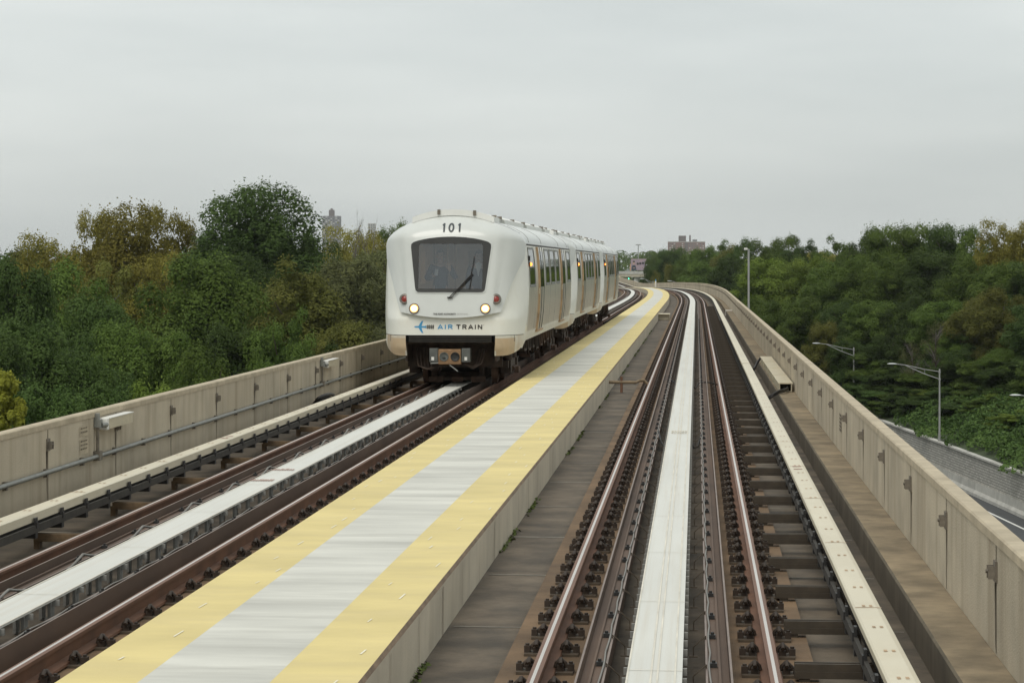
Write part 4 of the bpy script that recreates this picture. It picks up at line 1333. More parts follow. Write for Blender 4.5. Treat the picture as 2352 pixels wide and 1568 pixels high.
for dz in (.022, -.022, 0): fpl([(-.492, zc + dz - .005), (-.332, zc + dz - .005), (-.332, zc + dz + .005), (-.492, zc + dz + .005)], 0, .007)
for x in (-.46, -.42, -.38, -.347): fpl([(x - .007, zc - .046), (x + .005, zc - .046), (x + .007, zc + .046), (x - .005, zc + .046)], 0, .009)
B.build('track_emblem', M['ink'], car, recalc=False)

# ------------------------------------------------------------------ the two men behind the windshield
def skin_mesh(chain, name, mats, sub=2):
    """chain: list of (point, radius, parent index)"""
    me = bpy.data.meshes.new(name + '_bones')
    me.from_pydata([c[0] for c in chain], [(c[2], i) for i, c in enumerate(chain) if c[2] is not None], [])
    ob = bpy.data.objects.new(name + '_bones', me); COL.objects.link(ob)
    sk = ob.modifiers.new('skin', 'SKIN'); sk.use_smooth_shade = True
    ss_ = ob.modifiers.new('sub', 'SUBSURF'); ss_.levels = sub; ss_.render_levels = sub
    for i, c in enumerate(chain):
        r = c[1]; me.skin_vertices[0].data[i].radius = r if isinstance(r, tuple) else (r, r)
        me.skin_vertices[0].data[i].use_root = (i == 0)
    bpy.context.view_layer.update()
    res = bpy.data.meshes.new_from_object(ob.evaluated_get(bpy.context.evaluated_depsgraph_get()))
    COL.objects.unlink(ob); bpy.data.objects.remove(ob)
    res.materials.clear()
    for m in mats: res.materials.append(m)
    for p in res.polygons: p.use_smooth = True
    return res


def arm(chain, root_i, sh, el, wr, hand_dir, side_dir, grow, hand=True):
    i0 = len(chain)
    chain.append((sh, .062 + grow, root_i)); chain.append((tuple((Vector(sh) + Vector(el)) / 2), .052 + grow, i0)); chain.append((el, .044 + grow, i0 + 1))
    chain.append((tuple((Vector(el) + Vector(wr)) / 2), .040 + grow, i0 + 2)); chain.append((wr, .030 + grow, i0 + 3))
    if not hand: return
    hd, sdv = Vector(hand_dir).normalized(), Vector(side_dir).normalized(); w = Vector(wr)
    palm = w + hd * .06; chain.append((tuple(palm), (.038, .022), i0 + 4)); pi = len(chain) - 1
    for k, ln in enumerate((.065, .08, .075, .055)):
        b = palm + hd * .035 + sdv * (.027 - .018 * k); c = b + hd * ln * .55; e = c + (hd * .8 + hd.cross(sdv) * .6).normalized() * ln * .5
        chain.append((tuple(b), .0105, pi)); chain.append((tuple(c), .0095, len(chain) - 1)); chain.append((tuple(e), .008, len(chain) - 1))
    b = palm - hd * .01 + sdv * .036; chain.append((tuple(b), .012, pi)); chain.append((tuple(b + (sdv + hd * .8).normalized() * .035), .011, len(chain) - 1)); chain.append((tuple(b + (sdv * .6 + hd).normalized() * .065), .009, len(chain) - 1))


def person(loc, label, pose, jacket, inner, hairm):
    r = empty('person', loc); tag(r, label, 'person')
    def torso(g, legs, head_):
        c = [((0, 0, .95), (.155 + g, .105 + g), None), ((0, 0, 1.12), (.15 + g, .10 + g), 0), ((0, 0, 1.30), (.17 + g, .11 + g), 1), ((0, .01, 1.42), (.15 + g, .095 + g), 2)]
        if head_:
            c += [((0, -.005, 1.50), .058, 3), ((0, -.02, 1.56), (.062, .07), 4), ((0, -.02, 1.63), (.076, .092), 5), ((0, -.01, 1.70), (.075, .09), 6), ((0, 0, 1.755), (.045, .055), 7)]
        if legs:
            for sg in (-1, 1):
                i = len(c); c += [((sg * .09, 0, .86), .088 + g, 0), ((sg * .10, -.01, .48), .056 + g, i), ((sg * .10, .02, .10), .04 + g, i + 1)]
                if head_: c += [((sg * .11, -.10, .045), (.042, .035), i + 2), ((sg * .115, -.17, .035), (.036, .026), i + 3)]
        return c
    c = torso(0, True, True); m3 = 3
    for a in pose: arm(c, m3, *a, 0.0)
    me = skin_mesh(c, 'body', [M['skin']])
    body = mk('body', me, r)
    # face
    B = MB()
    for sg in (-1, 1):
        B.lathe([(.011, 0), (.008, .006), (.002, .008)], Matrix.Translation((sg * .032, -.098, 1.648)) @ Vector((0, -1, .0)).to_track_quat('Z', 'Y').to_matrix().to_4x4(), 8)
        B.box(sg * .033 - .016, sg * .033 + .016, -.106, -.095, 1.668, 1.674)
    B.box(-.022, .022, -.103, -.09, 1.572, 1.579)
    f = B.build('face', hairm, r)
    B = MB(); B.add([(0, -.130, 1.605), (-.016, -.095, 1.598), (.016, -.095, 1.598), (0, -.098, 1.655), (0, -.10, 1.592)], [(0, 1, 3), (0, 3, 2), (0, 2, 4), (0, 4, 1)])
    for sg in (-1, 1): B.lathe([(.022, -.008), (.030, 0), (.020, .012)], Matrix.Translation((sg * .082, .0, 1.63)) @ Matrix.Rotation(math.pi / 2, 4, 'Y'), 10)
    B.build('nose_and_ears', M['skin'], r)
    B = MB(); nu, nv = 24, 10; vs = []
    for j in range(nv + 1):
        for i in range(nu):
            a = 2 * math.pi * i / nu
            cut = 1.575 + .125 * sst(.15, -.55, math.sin(a)) + .03 * abs(math.cos(a))     # higher over the brow (-Y), lower at the neck
            ph = math.pi / 2 * (1 - j / nv); z = 1.665 + .132 * math.sin(ph)
            z0_ = max(cut, 1.50)
            f = j / nv
            zz = 1.797 + (z0_ - 1.797) * f ** 1.4
            rr_ = math.sqrt(max(0, 1 - ((zz - 1.665) / .1325) ** 2)) if zz > 1.665 else 1 - .25 * ((1.665 - zz) / .1) ** 2
            vs.append((.086 * rr_ * math.cos(a), -.008 + .108 * rr_ * math.sin(a), zz))
    B.add(vs, [(j * nu + i, j * nu + (i + 1) % nu, (j + 1) * nu + (i + 1) % nu, (j + 1) * nu + i) for j in range(nv) for i in range(nu)], 0, True)
    B.build('hair', hairm, r)
    c = torso(.018, False, False)
    for a in pose: arm(c, 3, *a, .016, hand=False)
    c.append(((0, 0, .80), (.17, .12), 0))
    jm = skin_mesh(c, 'jacket', [jacket])
    mk('jacket', jm, r)
    c = [((0, 0, .97), (.16, .115), None)]
    for sg in (-1, 1):
        i = len(c); c += [((sg * .09, 0, .84), .10, 0), ((sg * .10, -.01, .48), .072, i), ((sg * .10, .02, .09), .06, i + 1)]
    mk('trousers', skin_mesh(c, 'trousers', [M['trouser']]), r)
    B = MB(); B.add([(-.07, -.125, 1.49), (0, -.165, 1.22), (.07, -.125, 1.49), (0, -.10, 1.53)], [(0, 1, 2, 3)])
    if inner: B.build('shirt', inner, r)
    return r


# local frame: facing -Y (towards us)
p1 = person((XL - .35, 48.75, 1.10), 'man in a dark jacket behind the windshield raising one hand', [
    ((-.19, .0, 1.40), (-.30, -.05, 1.15), (-.13, -.24, 1.20), (.5, -.35, .6), (.6, .2, .3)),
    ((.19, .0, 1.40), (.33, -.06, 1.17), (.22, -.25, 1.33), (-.15, -.15, 1), (-.9, -.3, .1))], M['jacket'], None, M['hair_grey'])
p2 = person((XL + .45, 48.95, 1.08), 'man in a dark suit and open white shirt behind the wiper', [
    ((-.19, .0, 1.40), (-.25, .03, 1.12), (-.22, -.05, .86), (0, -.1, -1), (.1, -1, 0)),
    ((.19, .0, 1.40), (.25, .03, 1.12), (.22, -.05, .86), (0, -.1, -1), (-.1, -1, 0))], M['suit'], M['shirt'], M['hair'])
B = MB(); B.box(-.035, .035, -.006, .006, -.07, .07)
ph = B.build('phone', M['phone'], bevel=.006); ph.location = (XL - .35 - .06, 48.75 - .30, 1.10 + 1.29); ph.rotation_euler = (.2, .1, .2)
tag(ph, 'small pale phone in the hand of the man in a dark jacket', 'phone')

# ------------------------------------------------------------------ trees
def leaf_cloud(pos, nrm, size, tint, rng, name, mat_, aspect=1.5):
    """many leaf-sized quads as one mesh"""
    n = len(pos)
    t = rng.normal(size=(n, 3)); t -= nrm * np.sum(t * nrm, 1)[:, None]; t /= np.linalg.norm(t, axis=1)[:, None] + 1e-9
    b = np.cross(nrm, t)
    sx = (size * aspect * .5)[:, None]; sy = (size * .5)[:, None]
    V = np.empty((n, 4, 3))
    V[:, 0] = pos - t * sx; V[:, 1] = pos - b * sy * .9 + t * sx * .15; V[:, 2] = pos + t * sx; V[:, 3] = pos + b * sy * .9 + t * sx * .15
    me = bpy.data.meshes.new(name)
    me.vertices.add(n * 4); me.loops.add(n * 4); me.polygons.add(n)
    me.vertices.foreach_set("co", V.reshape(-1).astype(np.float32))
    me.loops.foreach_set("vertex_index", np.arange(n * 4, dtype=np.int32))
    me.polygons.foreach_set("loop_start", np.arange(0, n * 4, 4, dtype=np.int32))
    me.polygons.foreach_set("loop_total", np.full(n, 4, dtype=np.int32))
    at_ = me.attributes.new("tint", 'FLOAT', 'POINT')
    at_.data.foreach_set("value", np.repeat(tint, 4).astype(np.float32))
    me.materials.append(mat_)
    me.update()
    return me


def crown_mesh(seed, nclump=70, per=330, leaf=(.10, .22), low=.16, sq=1.0, gap=0.0, flat=.88, dome=False):
    """a crown of unit size: radius 5, from z = low*20 to 20"""
    rng = np.random.default_rng(seed)
    zc = 20 * (1 + low) / 2; hz = 20 * (1 - low) / 2
    P, Nn, S, T = [], [], [], []
    # lobes: a few big boughs that give the outline its bumps
    lob = rng.normal(size=(9, 3)); lob /= np.linalg.norm(lob, axis=1)[:, None]
    la = rng.uniform(.0, .26, 9)
    for k in range(nclump):
        d = rng.normal(size=3); d /= np.linalg.norm(d)
        if d[2] < -.2 and rng.random() < .35: d[2] = -d[2]
        bump = 1 + np.sum(la * np.clip((lob @ d - .72) / .28, 0, 1)) - .10 * rng.random()
        rr = rng.uniform(.62, 1.0) ** .6 * bump
        if k < nclump * .22: rr = rng.uniform(.15, .6)
        wid = 1.0 if d[2] < 0 else math.sqrt(max(.0, 1 - (max(0, d[2]) * .30) ** 2))
        c = np.array([d[0] * 4.3 * rr * wid, d[1] * 4.3 * rr * wid, zc + d[2] * hz * .90 * rr])
        if dome:
            if k < nclump * .72:
                q = (k + .5) / (nclump * .72); dz = 1 - 1.75 * q; aa = 2.39996 * k + rng.normal(0, .12)
                d = np.array([math.cos(aa) * math.sqrt(1 - dz * dz), math.sin(aa) * math.sqrt(1 - dz * dz), dz]); rr = rng.uniform(.80, 1.07) * (1 + .07 * math.sin(3 * aa + 5 * dz))
            else: rr = rng.uniform(.3, .85)
            c = np.array([d[0] * 4.3 * rr, d[1] * 4.3 * rr, zc + d[2] * hz * .92 * rr])
        cr = rng.uniform(.7, 1.55) * sq
        n = int(1.65 * per * cr * cr * rng.uniform(.8, 1.2))
        v = rng.normal(size=(n, 3)); v /= np.linalg.norm(v, axis=1)[:, None]
        v[:, 2] = np.where((v[:, 2] < -.25) & (rng.random(n) < .6), -v[:, 2], v[:, 2])
        rad = cr * rng.uniform(.45, 1.0, n) ** .5 * (1 + .22 * np.sin(v[:, 0] * 5 + k) * np.cos(v[:, 1] * 6 + 2 * k))
        p = c + v * rad[:, None] * np.array([1.0, 1.0, flat])
        p[:, 2] -= .12 * (v[:, 0] ** 2 + v[:, 1] ** 2) * cr
        nr = v * 1.0 + np.array([0, 0, .5]) + rng.normal(size=(n, 3)) * .27
        nr /= np.linalg.norm(nr, axis=1)[:, None]
        P.append(p); Nn.append(nr); S.append(rng.uniform(leaf[0], leaf[1], n)); T.append(np.clip(rng.normal(.45 + rng.uniform(-.28, .28), .08, n), 0, 1))
        # a few loose sprays beyond the clump
        m = n // 20
        v2 = rng.normal(size=(m, 3)); v2 /= np.linalg.norm(v2, axis=1)[:, None]; v2[:, 2] = np.abs(v2[:, 2])
        P.append(c + v2 * cr * rng.uniform(.95, 1.3, m)[:, None]); q = rng.normal(size=(m, 3)); Nn.append(q / np.linalg.norm(q, axis=1)[:, None])
        S.append(rng.uniform(leaf[0], leaf[1], m) * .9); T.append(np.clip(rng.normal(.6, .2, m), 0, 1))
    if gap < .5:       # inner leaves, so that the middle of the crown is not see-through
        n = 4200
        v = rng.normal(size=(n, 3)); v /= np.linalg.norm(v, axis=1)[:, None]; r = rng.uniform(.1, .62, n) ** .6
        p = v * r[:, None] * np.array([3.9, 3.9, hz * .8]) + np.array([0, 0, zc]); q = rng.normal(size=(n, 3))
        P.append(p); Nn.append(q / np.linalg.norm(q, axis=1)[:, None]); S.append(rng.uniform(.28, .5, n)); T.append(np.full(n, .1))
    A = np.concatenate(P)
    zt = np.quantile(A[:, 2], .9985); zb = np.quantile(A[:, 2], .01); rq = np.quantile(np.hypot(A[:, 0], A[:, 1]), .965)
    A[:, 2] = low * 20 + (A[:, 2] - zb) * (20.6 - low * 20) / (zt - zb); A[:, :2] *= 4.9 / rq
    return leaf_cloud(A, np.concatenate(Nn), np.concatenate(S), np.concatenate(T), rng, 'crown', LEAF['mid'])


def trunk_mesh(seed, limbs=7, mat_='bark', low=.2, bare=False):
    rnd = random.Random(seed); B = MB()
    pts = [Vector((0, 0, -.6))]; rs = [.42]
    for k in range(1, 7):
        pts.append(Vector((rnd.uniform(-.3, .3) * k / 4, rnd.uniform(-.3, .3) * k / 4, k * 2.6))); rs.append(.34 * (1 - k / 8.0))
    B.tube(pts, rs, 8)
    for k in range(limbs):
        i = rnd.randint(2, 5); a = rnd.uniform(0, 6.28); ln = rnd.uniform(2.2, 4.0); p = pts[i].lerp(pts[i + 1], rnd.random())
        d = Vector((math.cos(a), math.sin(a), rnd.uniform(.5, 1.2))).normalized()
        q = [p, p + d * ln * .45 + Vector((0, 0, .1)), p + d * ln * .8 + Vector((0, 0, .5)), p + d * ln + Vector((rnd.uniform(-.3, .3), rnd.uniform(-.3, .3), .9))]
        B.tube(q, [.13, .09, .055, .02], 6)
        if bare:
            for j in range(6):
                a2 = a + rnd.uniform(-1.2, 1.2); d2 = Vector((math.cos(a2), math.sin(a2), rnd.uniform(.2, 1.4))).normalized(); b0 = q[1].lerp(q[3], rnd.random()); l2 = rnd.uniform(.8, 2.0)
                m = b0 + d2 * l2 * .5
                B.tube([b0, m, m + d2 * l2 * .5 + Vector((rnd.uniform(-.3, .3), 0, .2))], [.035, .025, .008], 4)
                for h in range(4):
                    a3 = a2 + rnd.uniform(-1.4, 1.4); d3 = Vector((math.cos(a3), math.sin(a3), rnd.uniform(.0, 1.3))).normalized()
                    B.tube([m, m + d3 * rnd.uniform(.4, .9)], [.014, .004], 3)
    return B.mesh('trunk', M[mat_], recalc=False)


CROWNS = [crown_mesh(11, 58, 300, low=.42), crown_mesh(12, 52, 300, low=.36), crown_mesh(13, 50, 310, low=.44), crown_mesh(14, 62, 280, low=.40),
          crown_mesh(15, 46, 320, low=.38, sq=1.1), crown_mesh(16, 54, 290, low=.34)]
LOOSE = [crown_mesh(21, 84, 170, low=.36, sq=.78, gap=0, flat=.8), crown_mesh(22, 80, 180, low=.38, sq=.78, gap=0, flat=.85)]
OAK = crown_mesh(31, 190, 210, leaf=(.10, .21), low=.42, sq=.72, flat=.85, dome=True)
BUSH = [crown_mesh(41, 40, 280, leaf=(.16, .34), low=-.05, sq=1.15, flat=.9), crown_mesh(42, 38, 300, leaf=(.16, .34), low=-.05, sq=1.15, flat=.8)]
HIGH = crown_mesh(61, 40, 260, leaf=(.35, .75), low=.42, sq=1.0)
THIN = [crown_mesh(51, 50, 60, leaf=(.10, .2), low=.2, sq=.8, gap=1)]
TRUNKS = [trunk_mesh(1), trunk_mesh(2), trunk_mesh(3)]
BARE = [trunk_mesh(7, 12, 'bark_grey', bare=True), trunk_mesh(8, 14, 'bark_grey', bare=True)]
TR = random.Random(77)


def tree(px, top, z, rpx, kind, label, group=None, form='tree', name='broadleaf_tree', ground=None, height=None):
    p = at(px, top, z)
    g = gz(p.x, p.y) if ground is None else ground
    h = p.z - g
    if height: h = max(h, 2.0)
    r = rpx * z / F_PX * {'tree': 1.28, 'loose': 1.12, 'bush': 1.35}.get(form, 1.0)
    root = empty(name, (p.x, p.y, g), TR.uniform(0, 6.28))
    tag(root, label, 'shrub' if name == 'shrub' else 'tree', group)
    me = {'tree': lambda: TR.choice(CROWNS), 'loose': lambda: TR.choice(LOOSE), 'oak': lambda: OAK, 'high': lambda: HIGH, 'bush': lambda: TR.choice(BUSH), 'thin': lambda: THIN[0], 'bare': lambda: None}[form]()
    s = (r / 4.9, r / 4.9, h / 20.6)
    if form == 'bare':
        t = mk('trunk', TR.choice(BARE), root); t.scale = (max(r / 4.0, .3), max(r / 4.0, .3), h / 18.0)
        return root
    if form != 'bush':
        t = mk('trunk', TR.choice(TRUNKS), root); t.scale = (r / 5.5, r / 5.5, h / 20.6)
    else:
        t = mk('stem', TRUNKS[0], root); t.scale = (r / 9, r / 9, h / 24)
    if form == 'thin':
        b = mk('branches', TR.choice(BARE), root); b.scale = (r / 4.2, r / 4.2, h / 18.5)
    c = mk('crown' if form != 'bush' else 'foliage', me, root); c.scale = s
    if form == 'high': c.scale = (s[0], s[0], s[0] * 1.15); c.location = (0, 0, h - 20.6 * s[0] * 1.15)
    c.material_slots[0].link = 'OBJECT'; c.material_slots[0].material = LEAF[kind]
    return root


WOOD_L = 'trees in the wood left of the guideway'
WOOD_R = 'trees on the wooded bank beyond the highway'
for a in (
    # the back row on the left, against the sky
    (592, 424, 230, 165, 'dark', 'tallest tree, a big dark green round crown against the sky left of the train', 'oak'),
    (300, 466, 210, 110, 'olive', 'tall olive brown tree just left of the big dark green tree', 'loose'),
    (232, 484, 215, 75, 'olive', 'olive brown tree with a ragged top, left shoulder of the tall brown group', 'loose'),
    (392, 476, 235, 78, 'olive', 'olive brown tree touching the left side of the big dark green crown', 'loose'),
    (118, 538, 200, 90, 'olive', 'lower golden brown tree between the far left green tree and the tall brown group', 'loose'),
    (50, 555, 215, 70, 'brown', 'small brownish tree top peeping over the far left green tree', 'tree'),
    (800, 520, 270, 70, 'olive', 'thin olive tree behind the bare twigs, right of the big dark crown', 'loose'),
    (858, 528, 290, 60, 'olive', 'thin olive tree top close to the left side of the train roof', 'loose'),
    (905, 511, 330, 38, 'mid', 'small green tree top touching the train roof corner', 'tree'),
    (960, 540, 340, 60, 'mid', 'green tree hidden mostly behind the train front', 'tree'),
    (728, 550, 250, 60, 'dark', 'dark green tree under the right edge of the biggest crown', 'tree'),
    # the front rows
    (10, 550, 140, 95, 'dark', 'dark green tree at the left edge of the photo', 'tree'),
    (-60, 560, 150, 90, 'dark', 'dark green tree cut off by the left edge of the photo', 'tree'),
    (158, 600, 150, 105, 'mid', 'mid green tree below the golden brown tree at the left', 'tree'),
    (232, 680, 140, 80, 'cool', 'bluish green tree in the left middle, in front of the tall brown group', 'tree'),
    (272, 600, 190, 85, 'brown', 'brownish green tree around the glimpse of a brick house', 'loose'),
    (345, 580, 190, 75, 'olive', 'olive tree filling the gap under the tall brown group', 'loose'),
    (462, 588, 160, 112, 'mid', 'broad mid green tree below the left edge of the big dark crown', 'tree'),
    (545, 580, 200, 85, 'dark', 'dark green tree directly under the big dark crown', 'tree'),
    (690, 600, 170, 122, 'brown', 'brownish green round tree below the right part of the biggest crown', 'tree'),
    (800, 595, 215, 90, 'grey', 'greyish olive tree right of the brownish round tree', 'tree'),
    (855, 553, 240, 85, 'grey', 'grey green tree right beside the train front', 'tree'),
    (900, 620, 220, 70, 'grey', 'grey green tree partly behind the train front', 'tree'),
    (60, 735, 120, 110, 'cool', 'bluish green tree low at the left, above the parapet wall', 'tree'),
    (-30, 770, 115, 100, 'cool', 'bluish green tree cut off at the left edge, low down', 'tree'),
    (180, 775, 125, 95, 'cool', 'bluish green tree above the nearer lamp box', 'tree'),
    (300, 740, 135, 90, 'mid', 'mid green tree in the left middle of the wood, low down', 'tree'),
    (385, 760, 135, 85, 'mid', 'mid green tree low in the wood between the two lamp boxes', 'tree'),
    (470, 790, 130, 85, 'mid', 'mid green tree above the middle of the left wall', 'tree'),
    (545, 745, 150, 80, 'dark', 'dark green tree low down under the biggest crown', 'tree'),
    (640, 712, 150, 72, 'mid', 'lighter green round tree in front of the brownish round tree', 'tree'),
    (600, 830, 130, 75, 'mid', 'green tree just above the wall left of the farther lamp box', 'tree'),
    (720, 790, 145, 80, 'dark', 'dark green tree just above the farther lamp box', 'tree'),
    (790, 740, 160, 80, 'brown', 'brownish tree low down right of the lighter green round tree', 'tree'),
    (860, 760, 170, 75, 'grey', 'grey green tree low beside the train front, above the wall', 'tree'),
    (250, 880, 105, 90, 'cool', 'bluish green low tree right above the nearer lamp box lid', 'tree'),
    (110, 885, 95, 100, 'cool', 'bluish green low tree over the wall at the far left', 'tree'),
    (370, 880, 105, 80, 'bright', 'fresh green low tree over the wall between the lamp boxes', 'tree'),
    (480, 895, 105, 70, 'mid', 'low green tree whose top just clears the left wall', 'tree'),
    (2, 853, 86, 50, 'yellow', 'small yellow leafed tree at the left edge over the wall', 'high'),
): tree(a[0], a[1], a[2], a[3], a[4], a[5], WOOD_L, a[6])
tree(815, 492, 250, 26, 'olive', 'bare grey dead tree with thin twigs against the sky, left of the train', WOOD_L, 'bare', 'dead_tree')
tree(848, 508, 245, 20, 'olive', 'smaller bare dead tree between the taller dead one and the train', WOOD_L, 'bare', 'dead_tree')

for a in (
    # skyline of the right wood, from the bridge to the right edge
    (1502, 588, 560, 20, 'mid', 'small far tree right beside the billboard', 'tree'),
    (1520, 577, 540, 26, 'mid', 'far green tree between the billboard and the brick tower block', 'tree'),
    (1540, 568, 520, 36, 'dark', 'far dark tree covering the left foot of the brick tower block', 'tree'),
    (1580, 577, 500, 38, 'mid', 'far tree in front of the middle of the brick tower block', 'tree'),
    (1636, 553, 470, 44, 'mid', 'round far tree covering the right end of the brick tower block', 'tree'),
    (1672, 562, 440, 36, 'brown', 'far brownish tree just right of the round one by the tower block', 'tree'),
    (1702, 548, 380, 34, 'dark', 'dark tree behind the top of the thin grey camera pole', 'tree'),
    (1748, 551, 380, 48, 'mid', 'tree on the skyline just right of the camera pole', 'tree'),
    (1795, 541, 390, 50, 'mid', 'higher tree on the skyline, second to the right of the camera pole', 'tree'),
    (1842, 553, 380, 44, 'dark', 'tree on the skyline left of the small dip', 'tree'),
    (1885, 568, 420, 40, 'olive', 'low brownish tree in the small dip of the skyline', 'tree'),
    (1938, 545, 320, 48, 'mid', 'tree on the skyline right of the small dip', 'tree'),
    (1985, 541, 310, 46, 'dark', 'tree on the skyline left of the high right hill of trees', 'tree'),
    (2030, 517, 290, 56, 'mid', 'tall tree at the left end of the high right skyline', 'tree'),
    (2105, 514, 280, 60, 'mid', 'tall tree in the middle of the high right skyline', 'tree'),
    (2182, 514, 270, 56, 'dark', 'tall darker tree in the high right skyline before the yellow ones', 'tree'),
    (2240, 522, 262, 50, 'mid', 'green tree just left of the yellowish skyline trees', 'tree'),
    (2298, 506, 250, 60, 'olive', 'yellowish brown tree on the skyline near the right edge', 'loose'),
    (2362, 500, 240, 60, 'olive', 'yellowish brown tree cut off by the right edge of the photo', 'loose'),
    (2440, 500, 240, 70, 'olive', 'yellowish tree just outside the right edge of the photo', 'loose'),
    # second row
    (1494, 612, 430, 20, 'dark', 'dark tree above the far end of the wall by the bridge', 'tree'),
    (1526, 606, 420, 30, 'brown', 'brown green tree above the far wall left of the brick block', 'tree'),
    (1570, 610, 420, 44, 'mid', 'mid green tree above the far wall below the brick block', 'tree'),
    (1625, 600, 410, 48, 'mid', 'mid green tree above the bend of the far wall', 'tree'),
    (1680, 590, 360, 46, 'dark', 'dark tree left of the camera pole', 'tree'),
    (1762, 592, 300, 62, 'bright', 'bright green tree right of the camera pole', 'tree'),
    (1840, 590, 300, 62, 'bright', 'bright green tree, the farther right of the two bright ones', 'tree'),
    (1905, 598, 280, 60, 'mid', 'mid green tree below the small dip of the skyline', 'tree'),
    (1980, 590, 270, 60, 'mid', 'mid green tree right below the skyline left of the high hill', 'tree'),
    (2062, 580, 260, 66, 'mid', 'mid green tree below the tall left skyline tree', 'tree'),
    (2145, 575, 250, 66, 'dark', 'dark green tree below the middle of the high skyline', 'tree'),
    (2225, 590, 240, 66, 'mid', 'mid green tree below the left yellowish tree', 'tree'),
    (2310, 600, 230, 66, 'mid', 'mid green tree below the yellowish tree near the right edge', 'tree'),
    (2390, 600, 225, 70, 'dark', 'dark green tree cut off by the right edge in the middle row', 'tree'),
    # third row, down the bank
    (1715, 625, 330, 48, 'dark', 'dark tree behind the middle of the camera pole', 'tree'),
    (1790, 690, 275, 52, 'mid', 'mid green tree low down right of the camera pole', 'tree'),
    (1740, 680, 290, 40, 'mid', 'green tree over the wall just right of the camera pole', 'tree'),
    (1850, 680, 265, 56, 'mid', 'green tree in the lower middle of the right wood', 'tree'),
    (1893, 738, 246, 42, 'brown', 'small brownish green tree above the second street lamp', 'tree'),
    (1940, 690, 250, 56, 'dark', 'dark tree above the second street lamp pole', 'tree'),
    (2010, 690, 242, 60, 'mid', 'green tree between the two street lamp poles, higher up', 'tree'),
    (2085, 680, 240, 60, 'dark', 'dark green tree above the largest street lamp arm', 'tree'),
    (2165, 690, 232, 62, 'mid', 'green tree above the pole of the largest street lamp', 'tree'),
    (2245, 680, 222, 64, 'brown', 'brownish tree right of the largest street lamp', 'tree'),
    (2305, 660, 212, 62, 'brown', 'tall yellowish green tree near the right edge, lower half', 'tree'),
    (2375, 700, 205, 66, 'dark', 'dark tree at the right edge, lower half', 'tree'),
    (1960, 775, 238, 50, 'dark', 'dark low tree behind the second street lamp pole', 'tree'),
    (2030, 770, 234, 52, 'dark', 'dark low tree left of the bare grey bush', 'tree'),
    (2240, 790, 214, 56, 'dark', 'dark low tree right of the largest street lamp pole', 'tree'),
    (2320, 800, 206, 58, 'mid', 'mid green low tree near the right edge', 'tree'),
    (2200, 760, 222, 40, 'mid', 'green low tree behind the top of the largest lamp pole', 'tree'),
): tree(a[0], a[1], a[2], a[3], a[4], a[5], WOOD_R, a[6])
tree(2150, 735, 224, 46, 'grey', 'bare greyish thin leaved tree behind the largest street lamp arm', WOOD_R, 'thin', 'thin_tree')
tree(2095, 780, 222, 34, 'grey', 'smaller bare greyish tree left of the largest street lamp arm', WOOD_R, 'thin', 'thin_tree')
BUSHES = 'shrubs on the bank behind the stone wall'
for a in (
    (1925, 855, 232, 34, 'cool', 'shrub around the foot of the second street lamp pole'),
    (1975, 860, 230, 40, 'cool', 'cool green shrub right of the second street lamp pole'),
    (2030, 880, 226, 42, 'dark', 'dark shrub between the two nearer lamp poles'),
    (2085, 905, 220, 40, 'mid', 'green shrub left of the largest lamp pole'),
    (2135, 888, 216, 38, 'bright', 'bright green shrub beside the largest lamp pole'),
    (2180, 910, 212, 36, 'dark', 'dark shrub right behind the largest lamp pole'),
    (2225, 880, 208, 44, 'mid', 'mid green shrub right of the largest lamp pole'),
    (2285, 870, 204, 48, 'dark', 'tall dark shrub near the right edge of the bank'),
    (2345, 900, 198, 48, 'mid', 'mid green shrub at the right edge, higher one'),
    (2040, 945, 218, 34, 'mid', 'green shrub hanging over the far end of the stone wall'),
    (2100, 960, 211, 36, 'dark', 'dark shrub on top of the stone wall left of the lamp pole'),
    (2190, 985, 200, 36, 'dark', 'dark shrub on top of the stone wall right of the lamp pole'),
    (2255, 985, 196, 38, 'mid', 'mid green shrub on the stone wall near the right edge'),
    (2330, 990, 182, 48, 'bright', 'bright green shrub on the wall at the right edge'),
    (2400, 980, 180, 48, 'mid', 'green shrub just cut off by the right edge'),
    (2000, 925, 224, 34, 'dark', 'dark shrub low behind the parapet left of the stone wall end'),
): tree(a[0], a[1], a[2], a[3], a[4], a[5], BUSHES, 'bush', 'shrub', height=3.4 + (.0 if a[1] > 930 else 2.6))

YOUNG = 'young leafy trees low on the bank'
for a in (
    (1905, 800, 246, 40, 'mid', 'young tree just above the parapet, under the small brownish green tree'),
    (1950, 835, 240, 44, 'dark', 'young dark tree right at the second street lamp pole'),
    (2005, 815, 232, 50, 'mid', 'young tree right of the second street lamp pole'),
    (2060, 830, 226, 50, 'dark', 'young dark tree under the head of the largest street lamp'),
    (2118, 845, 222, 48, 'mid', 'young tree left of the largest street lamp pole, behind the bright shrub'),
    (2190, 835, 216, 52, 'dark', 'young dark tree right behind the largest street lamp pole'),
    (2255, 815, 210, 54, 'mid', 'young mid green tree between the largest lamp pole and the edge lamp'),
    (2325, 830, 202, 56, 'dark', 'young dark tree behind the lamp head at the right edge'),
    (2395, 820, 196, 56, 'mid', 'young tree cut off by the right edge, low on the bank'),
    (2075, 890, 216, 40, 'cool', 'young fresh green tree left of the bright shrub by the lamp pole'),
    (2230, 900, 205, 42, 'mid', 'young tree over the stone wall right of the largest lamp pole'),
    (2300, 905, 196, 46, 'bright', 'young bright green tree over the stone wall near the right edge'),
    (2020, 890, 224, 38, 'cool', 'young fresh green tree over the far end of the stone wall'),
): tree(a[0], a[1], a[2], a[3], a[4], a[5], YOUNG, 'bush', 'young_tree', height=7.5 - (1.5 if a[1] > 880 else 0))

